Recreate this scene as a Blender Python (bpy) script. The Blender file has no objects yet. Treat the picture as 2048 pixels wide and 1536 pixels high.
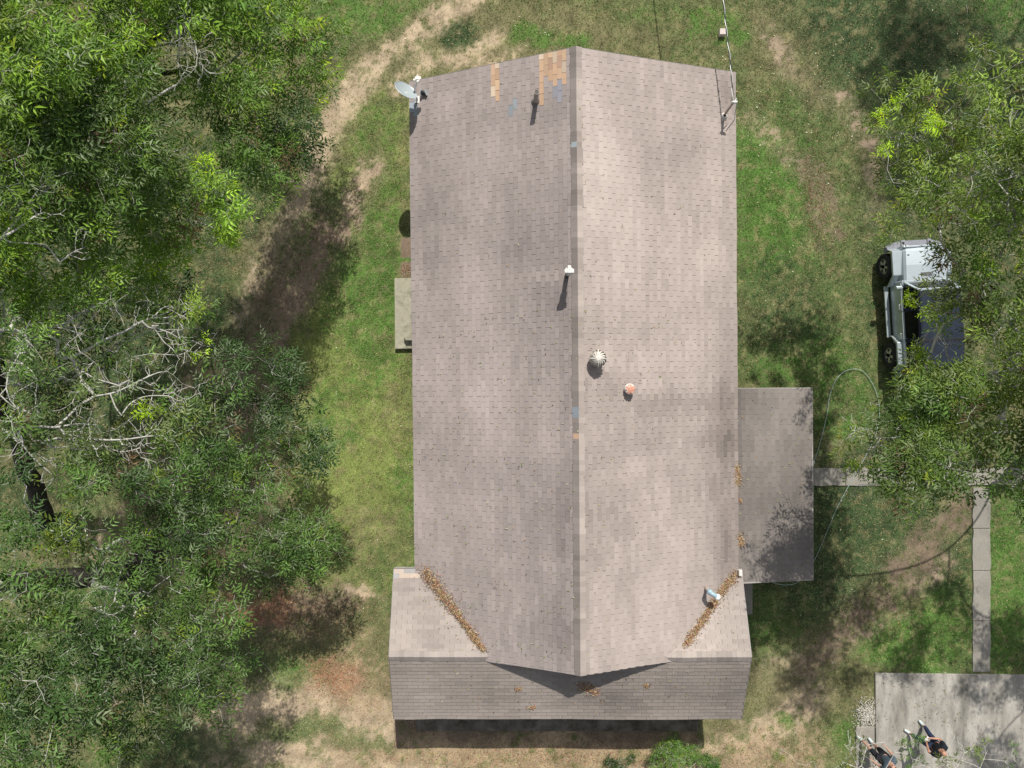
import bpy, bmesh, math, random
import numpy as np
from mathutils import Vector, Matrix
R = math.radians
random.seed(7)
RNG = np.random.default_rng(11)

# ---------------------------------------------------------------- camera, sky, sun, exposure
scene = bpy.context.scene
COL = scene.collection
H = 22.5                      # flying height of the drone above the ground
F = 1024 / 0.75               # focal length in photo pixels
cam_d = bpy.data.cameras.new('camera'); cam_d.lens = 24; cam_d.sensor_width = 36; cam_d.clip_end = 2000
cam = bpy.data.objects.new('camera', cam_d); COL.objects.link(cam)
cam.location = (0, 0, H); cam.rotation_euler = (0, 0, 0)
scene.camera = cam
SUN = Vector((0.36, 2.29, 2.70)).normalized()
world = bpy.data.worlds.new('World'); scene.world = world; world.use_nodes = True
nt = world.node_tree; nt.nodes.clear()
sky = nt.nodes.new('ShaderNodeTexSky'); sky.sky_type = 'NISHITA'; sky.sun_disc = False
sky.sun_elevation = math.asin(SUN.z); sky.sun_rotation = math.atan2(SUN.x, SUN.y)
bg = nt.nodes.new('ShaderNodeBackground'); bg.inputs[1].default_value = 0.085
wo = nt.nodes.new('ShaderNodeOutputWorld')
hs = nt.nodes.new('ShaderNodeHueSaturation'); hs.inputs['Saturation'].default_value = 0.38   # thin cloud veil
sky.dust_density = 2.0
nt.links.new(sky.outputs[0], hs.inputs['Color']); nt.links.new(hs.outputs[0], bg.inputs[0]); nt.links.new(bg.outputs[0], wo.inputs[0])
sd = bpy.data.lights.new('sun', 'SUN'); sd.energy = 3.9; sd.angle = R(0.5); sd.color = (1.0, 0.955, 0.88)
so = bpy.data.objects.new('sun', sd); COL.objects.link(so)
so.rotation_euler = SUN.to_track_quat('Z', 'Y').to_euler()
scene.view_settings.view_transform = 'Standard'; scene.view_settings.look = 'None'
scene.view_settings.exposure = 0.40; scene.view_settings.gamma = 1

# ---------------------------------------------------------------- helpers
def P(px, py, z=0.0):
    k = (H - z) / F
    return Vector(((px - 1024) * k, (768 - py) * k, z))

def PA(px, py, z):            # vectorised
    k = (H - z) / F
    return np.stack([(px - 1024) * k, (768 - py) * k, z], -1)

def tag(o, label=None, cat=None, group=None, kind=None):
    if label: o['label'] = label
    if cat: o['category'] = cat
    if group: o['group'] = group
    if kind: o['kind'] = kind
    return o

def empty(name, loc=(0, 0, 0), rz=0.0):
    o = bpy.data.objects.new(name, None); COL.objects.link(o)
    o.location = loc; o.rotation_euler = (0, 0, rz); o.empty_display_size = .2
    return o

def link(name, me, parent=None, inv=True):
    o = bpy.data.objects.new(name, me); COL.objects.link(o)
    if parent: o.parent = parent
    return o

def np_mesh(name, V, Fc, mat, col=None, smooth=False, parent=None):
    V = np.asarray(V, np.float32); Fc = np.asarray(Fc, np.int32)
    me = bpy.data.meshes.new(name); nf, k = Fc.shape
    me.vertices.add(len(V)); me.vertices.foreach_set('co', V.ravel())
    me.loops.add(nf * k); me.loops.foreach_set('vertex_index', Fc.ravel())
    me.polygons.add(nf); me.polygons.foreach_set('loop_start', np.arange(0, nf * k, k, dtype=np.int32))
    try: me.polygons.foreach_set('loop_total', np.full(nf, k, np.int32))
    except Exception: pass
    me.polygons.foreach_set('use_smooth', np.full(nf, smooth, bool))
    if col is not None:
        a = me.attributes.new('tint', 'FLOAT_COLOR', 'POINT')
        c = np.ones((len(V), 4), np.float32); c[:, :3] = col
        a.data.foreach_set('color', c.ravel())
    me.update(calc_edges=True); me.validate()
    me.materials.append(mat)
    return link(name, me, parent)

def bm_obj(name, bm, mat, parent=None, smooth=False):
    bmesh.ops.recalc_face_normals(bm, faces=bm.faces)
    me = bpy.data.meshes.new(name); bm.to_mesh(me); bm.free()
    for p in me.polygons: p.use_smooth = smooth
    me.materials.append(mat)
    return link(name, me, parent)

def add_box(bm, c, s, bev=0.0, top=(1, 1), M=None, seg=2):
    """box centre c, size s, top face scaled by top"""
    r = bmesh.ops.create_cube(bm, size=1.0); vs = r['verts']
    for v in vs:
        t = v.co.z > 0
        v.co = Vector((v.co.x * s[0] * (top[0] if t else 1), v.co.y * s[1] * (top[1] if t else 1), v.co.z * s[2]))
    if bev > 0:
        es = list({e for v in vs for e in v.link_edges})
        rr = bmesh.ops.bevel(bm, geom=es, offset=bev, segments=seg, affect='EDGES', profile=.6)
        vs = list({v for v in rr['verts']} | {v for v in vs if v.is_valid})
    for v in vs:
        v.co = v.co + Vector(c)
        if M is not None: v.co = M @ v.co
    return vs

def add_cyl(bm, a, b, r1, r2=None, seg=16, caps=True):
    a = Vector(a); b = Vector(b); r2 = r1 if r2 is None else r2
    d = (b - a); L = d.length
    M = Matrix.Translation((a + b) / 2) @ d.to_track_quat('Z', 'Y').to_matrix().to_4x4()
    bmesh.ops.create_cone(bm, cap_ends=caps, segments=seg, radius1=r1, radius2=r2, depth=L, matrix=M)

def add_lathe(bm, prof, c=(0, 0, 0), seg=24, M=None):
    """prof: list of (r, z)"""
    rings = []
    for r, z in prof:
        ring = []
        for k in range(seg):
            a = 2 * math.pi * k / seg
            p = Vector((r * math.cos(a), r * math.sin(a), z))
            if M is not None: p = M @ p
            ring.append(bm.verts.new(p + Vector(c)))
        rings.append(ring)
    for i in range(len(rings) - 1):
        for k in range(seg):
            bm.faces.new((rings[i][k], rings[i][(k + 1) % seg], rings[i + 1][(k + 1) % seg], rings[i + 1][k]))

def add_prism(bm, pts, z0, z1):
    lo = [bm.verts.new((p[0], p[1], z0)) for p in pts]; hi = [bm.verts.new((p[0], p[1], z1)) for p in pts]
    bm.faces.new(lo[::-1]); bm.faces.new(hi)
    n = len(pts)
    for i in range(n): bm.faces.new((lo[i], lo[(i + 1) % n], hi[(i + 1) % n], hi[i]))

def tube_np(pts, rad, k=6):
    """swept tube through points"""
    pts = np.asarray(pts, float); n = len(pts)
    T = np.gradient(pts, axis=0); T /= np.linalg.norm(T, axis=1, keepdims=True) + 1e-9
    ref = np.tile([0, 0, 1.0], (n, 1)); par = np.abs(T[:, 2]) > .9; ref[par] = [1, 0, 0]
    A = np.cross(T, ref); A /= np.linalg.norm(A, axis=1, keepdims=True); B = np.cross(T, A)
    an = np.arange(k) * 2 * np.pi / k
    rad = np.broadcast_to(np.asarray(rad, float), (n,))
    V = pts[:, None] + rad[:, None, None] * (np.cos(an)[None, :, None] * A[:, None] + np.sin(an)[None, :, None] * B[:, None])
    i = np.arange(n - 1)[:, None] * k; j = np.arange(k)[None]; j2 = (j + 1) % k
    Fc = np.stack([i + j, i + j2, i + k + j2, i + k + j], -1).reshape(-1, 4)
    return V.reshape(-1, 3), Fc

def smooth_path(pts, n=10):
    pts = [Vector(p) for p in pts]; out = []
    q = [pts[0]] + pts + [pts[-1]]
    for i in range(1, len(q) - 2):
        for s in range(n):
            t = s / n; a, b, c, d = q[i - 1], q[i], q[i + 1], q[i + 2]
            out.append(0.5 * ((2 * b) + (c - a) * t + (2 * a - 5 * b + 4 * c - d) * t * t + (3 * b - a - 3 * c + d) * t ** 3))
    out.append(pts[-1])
    return np.array([tuple(p) for p in out])

# value noise -----------------------------------------------------
_T = np.random.default_rng(3).random((256, 256))
def vnoise(x, y):
    xi = np.floor(x).astype(int); yi = np.floor(y).astype(int); fx = x - xi; fy = y - yi
    fx = fx * fx * (3 - 2 * fx); fy = fy * fy * (3 - 2 * fy)
    g = lambda a, b: _T[a & 255, b & 255]
    return (g(xi, yi) * (1 - fx) + g(xi + 1, yi) * fx) * (1 - fy) + (g(xi, yi + 1) * (1 - fx) + g(xi + 1, yi + 1) * fx) * fy
def fbm(x, y, o=4, s=1.0, seed=0):
    v = 0; a = .5; t = 0; x = x * s + seed * 17.3; y = y * s + seed * 9.7
    for _ in range(o):
        v = v + a * vnoise(x, y); t += a; a *= .55; x = x * 2.03 + 5.1; y = y * 2.03 + 1.7
    return v / t

# ---------------------------------------------------------------- materials
def make_mat(name, color=(.5, .5, .5), rough=.7, metal=0.0, attr=False, noise=None, bump=None, spec=.5,
             transl=0.0, coat=0.0, stretch=None, dirt=None):
    m = bpy.data.materials.new(name); m.use_nodes = True
    n = m.node_tree.nodes; l = m.node_tree.links; b = n['Principled BSDF']
    b.inputs['Roughness'].default_value = rough; b.inputs['Metallic'].default_value = metal
    b.inputs['Specular IOR Level'].default_value = spec
    if coat: b.inputs['Coat Weight'].default_value = coat; b.inputs['Coat Roughness'].default_value = .08
    b.inputs['Base Color'].default_value = (*color, 1)
    tc = n.new('ShaderNodeTexCoord'); mp = n.new('ShaderNodeMapping'); l.new(tc.outputs['Object'], mp.inputs[0])
    if stretch: mp.inputs['Scale'].default_value = stretch
    src = None
    if attr:
        a = n.new('ShaderNodeAttribute'); a.attribute_name = 'tint'; src = a.outputs['Color']
    else:
        rgb = n.new('ShaderNodeRGB'); rgb.outputs[0].default_value = (*color, 1); src = rgb.outputs[0]
    for (sc, amt, det) in (noise or []):
        t = n.new('ShaderNodeTexNoise'); t.inputs['Scale'].default_value = sc; t.inputs['Detail'].default_value = det
        t.inputs['Roughness'].default_value = .65; l.new(mp.outputs[0], t.inputs['Vector'])
        r = n.new('ShaderNodeMapRange'); r.inputs[1].default_value = .25; r.inputs[2].default_value = .75
        r.inputs[3].default_value = 1 - amt; r.inputs[4].default_value = 1 + amt
        l.new(t.outputs['Fac'], r.inputs[0])
        mx = n.new('ShaderNodeVectorMath'); mx.operation = 'SCALE'
        l.new(src, mx.inputs[0]); l.new(r.outputs[0], mx.inputs['Scale']); src = mx.outputs[0]
    if dirt:                       # (colour, scale, low, high)
        t = n.new('ShaderNodeTexNoise'); t.inputs['Scale'].default_value = dirt[1]; t.inputs['Detail'].default_value = 7
        t.inputs['Roughness'].default_value = .7
        l.new(mp.outputs[0], t.inputs['Vector'])
        r = n.new('ShaderNodeMapRange'); r.inputs[1].default_value = dirt[2]; r.inputs[2].default_value = dirt[3]
        l.new(t.outputs['Fac'], r.inputs[0])
        mx = n.new('ShaderNodeMix'); mx.data_type = 'RGBA'
        l.new(r.outputs[0], mx.inputs[0]); l.new(src, mx.inputs[6]); mx.inputs[7].default_value = (*dirt[0], 1); src = mx.outputs[2]
    l.new(src, b.inputs['Base Color'])
    if bump:
        t = n.new('ShaderNodeTexNoise'); t.inputs['Scale'].default_value = bump[0]; t.inputs['Detail'].default_value = 6
        l.new(mp.outputs[0], t.inputs['Vector'])
        bp = n.new('ShaderNodeBump'); bp.inputs['Strength'].default_value = bump[1]; bp.inputs['Distance'].default_value = bump[2]
        l.new(t.outputs['Fac'], bp.inputs['Height']); l.new(bp.outputs[0], b.inputs['Normal'])
    if transl:
        tr = n.new('ShaderNodeBsdfTranslucent'); ms = n.new('ShaderNodeMixShader'); ms.inputs[0].default_value = transl
        g = n.new('ShaderNodeVectorMath'); g.operation = 'MULTIPLY'; l.new(src, g.inputs[0]); g.inputs[1].default_value = (1.5, 1.6, .7)
        l.new(g.outputs[0], tr.inputs[0]); l.new(b.outputs[0], ms.inputs[1]); l.new(tr.outputs[0], ms.inputs[2])
        l.new(ms.outputs[0], n['Material Output'].inputs[0])
    return m

M = {}
M['ground'] = make_mat('soil_and_turf', attr=True, rough=.95, spec=.15, noise=[(9, .22, 6), (60, .35, 4)], bump=(40, .6, .03))
M['grass'] = make_mat('grass_blades', attr=True, rough=.6, spec=.25, transl=.25)
M['litter'] = make_mat('dry_leaves', attr=True, rough=.75, spec=.2)
M['shingle'] = make_mat('asphalt_shingle', attr=True, rough=.92, spec=.2, noise=[(70, .16, 3), (6, .05, 4)], bump=(180, .35, .004))
M['felt'] = make_mat('roof_felt', (.045, .038, .036), .95)
M['white_trim'] = make_mat('painted_trim', (.72, .72, .70), .6, noise=[(5, .1, 4)])
M['fascia'] = make_mat('weathered_fascia', (.34, .32, .30), .8, noise=[(5, .25, 5)])
M['drip'] = make_mat('drip_edge', (.20, .185, .18), .5, metal=.4, noise=[(8, .15, 3)])
M['siding'] = make_mat('siding', (.62, .60, .55), .7, noise=[(3, .08, 4)])
M['concrete'] = make_mat('concrete', (.25, .235, .205), .9, spec=.2, noise=[(1.4, .16, 6), (18, .14, 6), (90, .12, 3)],
                         bump=(60, .3, .006), stretch=(1, 1, 1), dirt=((.13, .125, .11), 0.9, .52, .78))
M['shaded_concrete'] = make_mat('dirty_shaded_concrete', (.17, .155, .13), .9, spec=.15, noise=[(2, .3, 6), (20, .2, 6)], dirt=((.07, .06, .045), 1.6, .4, .62))  # dirt mottling; base also darkened to deepen the front eave shadow
M['drive'] = make_mat('driveway_concrete', (.35, .33, .295), .88, spec=.25, noise=[(1.1, .2, 6), (14, .14, 6), (80, .14, 3)],
                      bump=(60, .3, .006), stretch=(2.2, .55, 1), dirt=((.11, .105, .09), .9, .42, .72))
M['step'] = make_mat('step_concrete', (.33, .31, .24), .9, spec=.2, noise=[(3, .2, 6), (30, .15, 5)], bump=(50, .3, .006),
                     dirt=((.14, .14, .10), 2.5, .5, .75))
M['leaf'] = make_mat('pecan_leaf', attr=True, rough=.5, spec=.3, transl=.24)
M['bark'] = make_mat('dark_bark', (.042, .036, .031), .95, spec=.15, noise=[(7, .4, 6), (30, .3, 4)], bump=(22, 1.0, .05),
                     dirt=((.11, .12, .10), 3.5, .52, .75))
M['twig'] = make_mat('lichen_bark', (.46, .45, .41), .9, spec=.15, noise=[(12, .3, 5)], bump=(40, .5, .01),
                     dirt=((.17, .16, .13), 4.0, .52, .68))
M['galv'] = make_mat('galvanised_steel', (.55, .60, .63), .42, metal=.55, noise=[(10, .12, 4)])
M['vent'] = make_mat('chalky_aluminium', (.56, .53, .48), .75, noise=[(30, .15, 4)])
M['white_metal'] = make_mat('weathered_white_metal', (.62, .60, .56), .5, metal=.05, noise=[(30, .12, 4)])
M['rust'] = make_mat('rusted_cap', (.52, .22, .15), .75, noise=[(18, .3, 5)], dirt=((.62, .52, .42), 14, .48, .6))
M['black'] = make_mat('black_plastic', (.012, .012, .013), .5)
M['pipe_brown'] = make_mat('painted_pipe', (.40, .33, .28), .75, noise=[(12, .2, 4)])
M['pipe_dark'] = make_mat('blackened_pipe', (.035, .04, .04), .5, metal=.5, noise=[(12, .3, 4)])
M['dish'] = make_mat('dish_grey', (.30, .345, .36), .4, noise=[(6, .07, 4)], spec=.5)
M['pvc'] = make_mat('pale_blue_pvc', (.28, .40, .46), .35, noise=[(9, .1, 3)])
M['cable'] = make_mat('bare_aluminium_strand', (.62, .64, .62), .45, metal=.5)
M['cable_black'] = make_mat('black_strand', (.03, .035, .03), .6)
M['hose'] = make_mat('garden_hose', (.28, .36, .33), .5, noise=[(4, .25, 3)])
M['stone'] = make_mat('white_gravel', attr=True, rough=.9)
M['shrub'] = M['leaf']
M['car'] = make_mat('silver_paint', (.44, .50, .53), .34, metal=.5, coat=.5, noise=[(3, .07, 5), (30, .05, 4)])
M['car_top'] = make_mat('navy_soft_top', (.016, .022, .036), .75, noise=[(5, .3, 6), (60, .15, 2)], spec=.2)
M['glass'] = make_mat('tinted_glass', (.006, .007, .009), .12, spec=.25)
M['tyre'] = make_mat('tyre_rubber', (.018, .018, .018), .85, noise=[(12, .2, 3)])
M['rim'] = make_mat('alloy', (.55, .56, .58), .3, metal=.8)
M['bumper'] = make_mat('grey_bumper_plastic', (.20, .21, .24), .6, noise=[(10, .12, 3)])
M['under'] = make_mat('chassis_black', (.012, .012, .012), .9)
M['lamp'] = make_mat('lamp_lens', (.75, .75, .72), .15)
M['red'] = make_mat('red_lens', (.4, .02, .02), .2)
def cloth(n, c): return make_mat(n, c, .9, spec=.2, noise=[(14, .18, 4)], bump=(25, .5, .01))
M['skin'] = make_mat('skin', (.40, .21, .14), .5, noise=[(8, .06, 3)])
M['skin_pale'] = make_mat('fair_skin', (.46, .27, .20), .5, noise=[(8, .06, 3)])
M['black_shirt'] = cloth('black_shirt', (.014, .018, .024)); M['jeans'] = cloth('navy_jeans', (.022, .033, .07))
M['grey_shirt'] = cloth('slate_shirt', (.07, .10, .13)); M['shorts'] = cloth('charcoal_shorts', (.016, .018, .024))
M['shoe'] = make_mat('white_shoe', (.50, .57, .56), .6); M['hair'] = make_mat('dark_hair', (.015, .011, .009), .6)

# ---------------------------------------------------------------- ground map (soil, turf and litter colours with tree and eave shade painted in)
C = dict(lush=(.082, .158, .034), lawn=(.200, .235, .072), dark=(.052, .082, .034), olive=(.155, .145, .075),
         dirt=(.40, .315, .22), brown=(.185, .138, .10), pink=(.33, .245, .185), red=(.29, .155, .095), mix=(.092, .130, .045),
         litter=(.32, .24, .155))
def seg_dist(px, py, pts):
    d = np.full(px.shape, 1e9)
    for (ax, ay), (bx, by) in zip(pts[:-1], pts[1:]):
        vx, vy = bx - ax, by - ay; t = np.clip(((px - ax) * vx + (py - ay) * vy) / (vx * vx + vy * vy + 1e-9), 0, 1)
        d = np.minimum(d, np.hypot(px - ax - t * vx, py - ay - t * vy))
    return d
OPS = [  # colour, kind, geometry, width/radii, strength
 ('olive', 'e', (1024, 100), (900, 120), .8), ('mix', 'e', (1700, 300), (420, 420), .7),
 ('lush', 'e', (720, 20), (170, 60), .75), ('mix', 'e', (760, 110), (90, 60), .4),
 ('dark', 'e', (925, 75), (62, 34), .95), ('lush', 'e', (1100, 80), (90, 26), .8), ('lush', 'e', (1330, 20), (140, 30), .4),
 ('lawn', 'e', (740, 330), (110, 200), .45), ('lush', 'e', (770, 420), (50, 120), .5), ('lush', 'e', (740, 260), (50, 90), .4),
 ('dark', 'e', (1900, 60), (360, 200), .95), ('dark', 'e', (1700, 120), (160, 150), .7), ('lush', 'e', (2040, 10), (120, 60), .6),  # dark ellipses mix the off-frame tree's soft shade into the grass colour
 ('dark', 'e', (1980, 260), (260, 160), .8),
 ('olive', 'e', (1560, 120), (90, 90), .7), ('pink', 'l', [(1520, 60), (1560, 120), (1640, 190)], 26, .5),
 ('lush', 'e', (1440, 60), (60, 50), .7),
 ('lush', 'e', (1600, 480), (160, 330), .45), ('lush', 'e', (1530, 420), (70, 190), .95), ('lush', 'e', (1500, 320), (40, 80), .7), ('dark', 'e', (1560, 620), (130, 120), .6),
 ('pink', 'l', [(1500, 235), (1560, 300), (1600, 330)], 22, .45),
 ('olive', 'l', [(1640, 180), (1720, 290), (1750, 420), (1700, 520)], 50, .5), ('pink', 'l', [(1680, 200), (1745, 300), (1760, 420)], 22, .5),
 ('brown', 'e', (1640, 400), (42, 110), .6), ('lush', 'e', (1620, 740), (150, 90), .6), ('dark', 'e', (1830, 560), (140, 260), .6),
 ('olive', 'e', (1960, 640), (160, 300), .5), ('dark', 'e', (1990, 560), (160, 400), .6),  # dark ellipse paints shade under the right tree
 ('dark', 'e', (1700, 880), (160, 100), .5), ('lush', 'e', (1700, 830), (120, 60), .5), ('olive', 'e', (1660, 880), (50, 40), .5),
 ('dark', 'e', (1740, 1080), (260, 170), .85), ('lush', 'e', (1830, 1260), (130, 90), .85), ('lush', 'e', (2020, 1150), (60, 260), .85),
 ('brown', 'l', [(1930, 1010), (1830, 1120), (1740, 1220), (1640, 1300), (1590, 1380)], 36, .8),
 ('pink', 'l', [(1900, 1120), (1800, 1220), (1700, 1290)], 16, .4), ('dirt', 'e', (1560, 1330), (60, 70), .45),
 ('lush', 'e', (1560, 1260), (70, 50), .45), ('olive', 'e', (1560, 1400), (160, 80), .5),
 ('dirt', 'l', [(1380, 1530), (1480, 1490), (1570, 1440), (1640, 1390)], 34, .9), ('litter', 'e', (1560, 1520), (150, 70), .7),
 ('lush', 'e', (1545, 1425), (26, 16), .7), ('olive', 'e', (1680, 1400), (60, 60), .6), ('lush', 'e', (1700, 1480), (20, 60), .6),
 # left of the house
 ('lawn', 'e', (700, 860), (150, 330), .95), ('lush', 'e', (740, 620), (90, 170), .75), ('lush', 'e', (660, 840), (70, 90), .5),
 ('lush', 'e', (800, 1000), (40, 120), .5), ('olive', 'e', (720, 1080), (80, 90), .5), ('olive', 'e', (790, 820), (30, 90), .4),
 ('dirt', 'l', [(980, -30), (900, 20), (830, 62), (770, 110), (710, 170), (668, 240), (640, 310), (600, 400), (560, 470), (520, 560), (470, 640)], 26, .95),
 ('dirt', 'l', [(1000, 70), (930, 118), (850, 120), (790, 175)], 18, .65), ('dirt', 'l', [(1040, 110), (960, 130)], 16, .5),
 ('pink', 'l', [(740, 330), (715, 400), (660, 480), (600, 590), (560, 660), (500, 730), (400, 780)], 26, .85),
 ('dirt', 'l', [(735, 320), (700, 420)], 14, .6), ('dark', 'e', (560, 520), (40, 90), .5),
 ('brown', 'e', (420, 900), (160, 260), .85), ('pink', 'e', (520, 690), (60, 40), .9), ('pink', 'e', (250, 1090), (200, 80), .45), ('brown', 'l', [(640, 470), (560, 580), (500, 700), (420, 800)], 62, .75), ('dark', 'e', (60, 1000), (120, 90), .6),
 ('dark', 'e', (140, 700), (330, 230), .95), ('dark', 'e', (180, 660), (300, 200), .8), ('dark', 'e', (100, 400), (400, 300), .8), ('dark', 'e', (420, 420), (120, 120), .6), ('brown', 'e', (420, 760), (90, 60), .5),  # dark ellipses put the left trees' shade into the ground colour
 ('brown', 'e', (600, 1230), (170, 70), .8), ('red', 'e', (520, 1210), (90, 50), .6), ('dirt', 'e', (720, 1195), (60, 18), .7),
 ('dirt', 'l', [(420, 1450), (560, 1400), (680, 1410), (800, 1450)], 44, 1.), ('dirt', 'l', [(430, 1530), (560, 1495), (700, 1535), (900, 1560)], 34, 1.),
 ('olive', 'e', (640, 1290), (110, 60), .5), ('red', 'e', (665, 1350), (62, 42), .85), ('litter', 'e', (720, 1360), (110, 80), .5),
 ('mix', 'e', (600, 1455), (110, 24), .6), ('lush', 'e', (560, 1365), (30, 30), .5), ('dark', 'e', (380, 1500), (120, 60), .6),
 ('brown', 'r', (790, 1440, 1400, 1500), 5, .6), ('litter', 'e', (1090, 1515), (420, 50), .9), ('dirt', 'e', (1280, 1525), (60, 24), .6),  # brown rectangle paints the front eave's shadow onto the soil
 ('brown', 'r', (800, 474, 826, 520), 5, 1), ('brown', 'r', (800, 524, 826, 556), 5, 1),
 ('lush', 'r', (794, 515, 826, 522), 3, .9),
]
def ground_col(x, y):
    px = x * F / H + 1024; py = 768 - y * F / H
    wx = (fbm(x, y, 4, .9, 1) - .5) * 90; wy = (fbm(x, y, 4, .9, 2) - .5) * 90
    n2 = fbm(x, y, 5, 2.2, 3); n3 = fbm(x, y, 3, 6.0, 5); n4 = fbm(x, y, 2, 14.0, 12)
    col = np.zeros(x.shape + (3,)); col[:] = C['mix']
    t = np.clip((fbm(x, y, 4, .55, 8) - .35) * 2.5, 0, 1)[..., None]
    col = col * (1 - t) + np.array(C['olive']) * t
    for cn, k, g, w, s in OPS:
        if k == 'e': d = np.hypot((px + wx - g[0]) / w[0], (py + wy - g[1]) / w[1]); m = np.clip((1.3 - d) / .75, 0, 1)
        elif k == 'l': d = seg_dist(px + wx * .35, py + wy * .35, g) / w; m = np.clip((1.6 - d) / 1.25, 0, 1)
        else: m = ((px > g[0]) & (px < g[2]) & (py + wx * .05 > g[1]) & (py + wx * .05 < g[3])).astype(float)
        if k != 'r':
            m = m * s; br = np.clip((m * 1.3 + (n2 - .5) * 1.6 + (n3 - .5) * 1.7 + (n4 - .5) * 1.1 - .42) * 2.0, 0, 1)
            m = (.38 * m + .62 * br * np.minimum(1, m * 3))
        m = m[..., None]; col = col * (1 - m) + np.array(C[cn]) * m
    tf = np.clip((fbm(x, y, 3, 4.2, 14) - .56) * 7, 0, 1) * np.clip((fbm(x, y, 2, .8, 15) - .30) * 4, 0, 1) * .75   # small tufts standing in the worn ground
    st = np.clip((fbm(x, y, 3, 5.0, 16) - .58) * 7, 0, 1) * .5                                              # straw patches in the green
    bare = np.clip((col[..., 0] / (col[..., 1] + 1e-6) - .9) * 3, 0, 1)
    a = (tf * bare)[..., None]; col = col * (1 - a) + np.array([.105, .135, .045]) * a
    a = (st * (1 - bare))[..., None]; col = col * (1 - a) + np.array([.25, .215, .115]) * a
    v = .58 + .84 * fbm(x, y, 4, 3.2, 9)
    return col * v[..., None]

def gx(a, b, st, far):
    c = np.arange(a, b + 1e-6, st)
    return np.concatenate([[-far, -90, -45, -28], c, [28, 45, 90, far]])
xs = gx(-19, 19, .075, 600.); ys = gx(-15, 15, .075, 600.)
X, Y = np.meshgrid(xs, ys, indexing='ij')
gc = ground_col(np.clip(X, -30, 30), np.clip(Y, -30, 30))
inside = (np.abs(X) < 20) & (np.abs(Y) < 16)
Z = np.where(inside, (fbm(X, Y, 3, .5, 4) - .5) * .05 + (fbm(X, Y, 2, 6, 6) - .5) * .012, 0)
nx, ny = X.shape
idx = np.arange(nx * ny).reshape(nx, ny)
Fc = np.stack([idx[:-1, :-1], idx[1:, :-1], idx[1:, 1:], idx[:-1, 1:]], -1).reshape(-1, 4)
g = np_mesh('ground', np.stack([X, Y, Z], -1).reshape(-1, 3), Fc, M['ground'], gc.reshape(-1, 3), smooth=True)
tag(g, 'worn lawn with green and tan patches and bare dirt tracks around the house', 'ground', kind='structure')
def gz(x, y): return (fbm(x, y, 3, .5, 4) - .5) * .05 + (fbm(x, y, 2, 6, 6) - .5) * .012

# ---------------------------------------------------------------- paved pieces
def slab_pts(pxs): return [P(a, b, 0)[:2] for a, b in pxs]
def pave(name, pxs, z1, mat, label, cat, kind='structure', z0=-.06, joints=None):
    bm = bmesh.new(); pts = slab_pts(pxs)
    add_prism(bm, pts, z0, z1)
    es = [e for e in bm.edges if abs(e.verts[0].co.z - z1) < 1e-4 and abs(e.verts[1].co.z - z1) < 1e-4]
    bmesh.ops.bevel(bm, geom=es, offset=.012, segments=1, affect='EDGES')
    o = bm_obj(name, bm, mat); tag(o, label, cat, kind=kind); return o
def rag(a, b, n, amp, seed):
    r = random.Random(seed); out = []
    for i in range(n):
        t = i / n; x = a[0] + (b[0] - a[0]) * t; y = a[1] + (b[1] - a[1]) * t
        out.append((x + (r.uniform(-amp, amp) if i else 0), y + (r.uniform(-amp, amp) if i else 0)))
    return out
pave('driveway', [(1749, 1345), (2400, 1352), (2400, 1900), (1753, 1900)], .07, M['drive'],
     'broad stained grey concrete driveway where the two men stand', 'driveway')
# sidewalk slabs, cut into panels by joints
def walk(name, panels, label):
    bm = bmesh.new()
    for q in panels: add_prism(bm, slab_pts(q), -.06, .045)
    es = [e for e in bm.edges if all(abs(v.co.z - .045) < 1e-4 for v in e.verts)]
    bmesh.ops.bevel(bm, geom=es, offset=.01, segments=1, affect='EDGES')
    o = bm_obj(name, bm, M['concrete']); tag(o, label, 'path', kind='structure')
ys_ = [1000, 1141, 1343]
pv = []
for a, b in ((975, 1056), (1057, 1140), (1141, 1240), (1241, 1343)):
    L = rag((1945, a), (1944, b), 7, 1.6, a) + [(1944, b)]; Rr = rag((1979, b), (1979, a), 7, 1.6, b) + [(1979, a)]
    pv.append(L + Rr)
walk('path', pv, 'narrow concrete path running from the driveway up under the tree')
pv = []
for a, b in ((1600, 1690), (1691, 1790), (1791, 1890), (1891, 1990), (1991, 2140)):
    T = rag((a, 935), (b, 936), 7, 1.6, a) + [(b, 936)]; B = rag((b, 971), (a, 971), 7, 1.8, b) + [(a, 971)]
    pv.append(T + B)
walk('path', pv, 'short concrete path from the side porch roof to the right')
pave('patio', [(832, 1380), (1396, 1380), (1396, 1461), (832, 1461)], .05, M['shaded_concrete'],
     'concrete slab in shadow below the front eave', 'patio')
pave('walkway_slab', [(1440, 1150), (1503, 1150), (1503, 1227), (1440, 1227)], .10, M['concrete'],
     'small grey concrete slab beside the corner below the side porch', 'slab')
pave('landing', [(1711, 1453), (1748, 1452), (1749, 1700), (1711, 1700)], .05, M['concrete'],
     'small worn concrete slab joined to the left edge of the driveway', 'slab')

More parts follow.
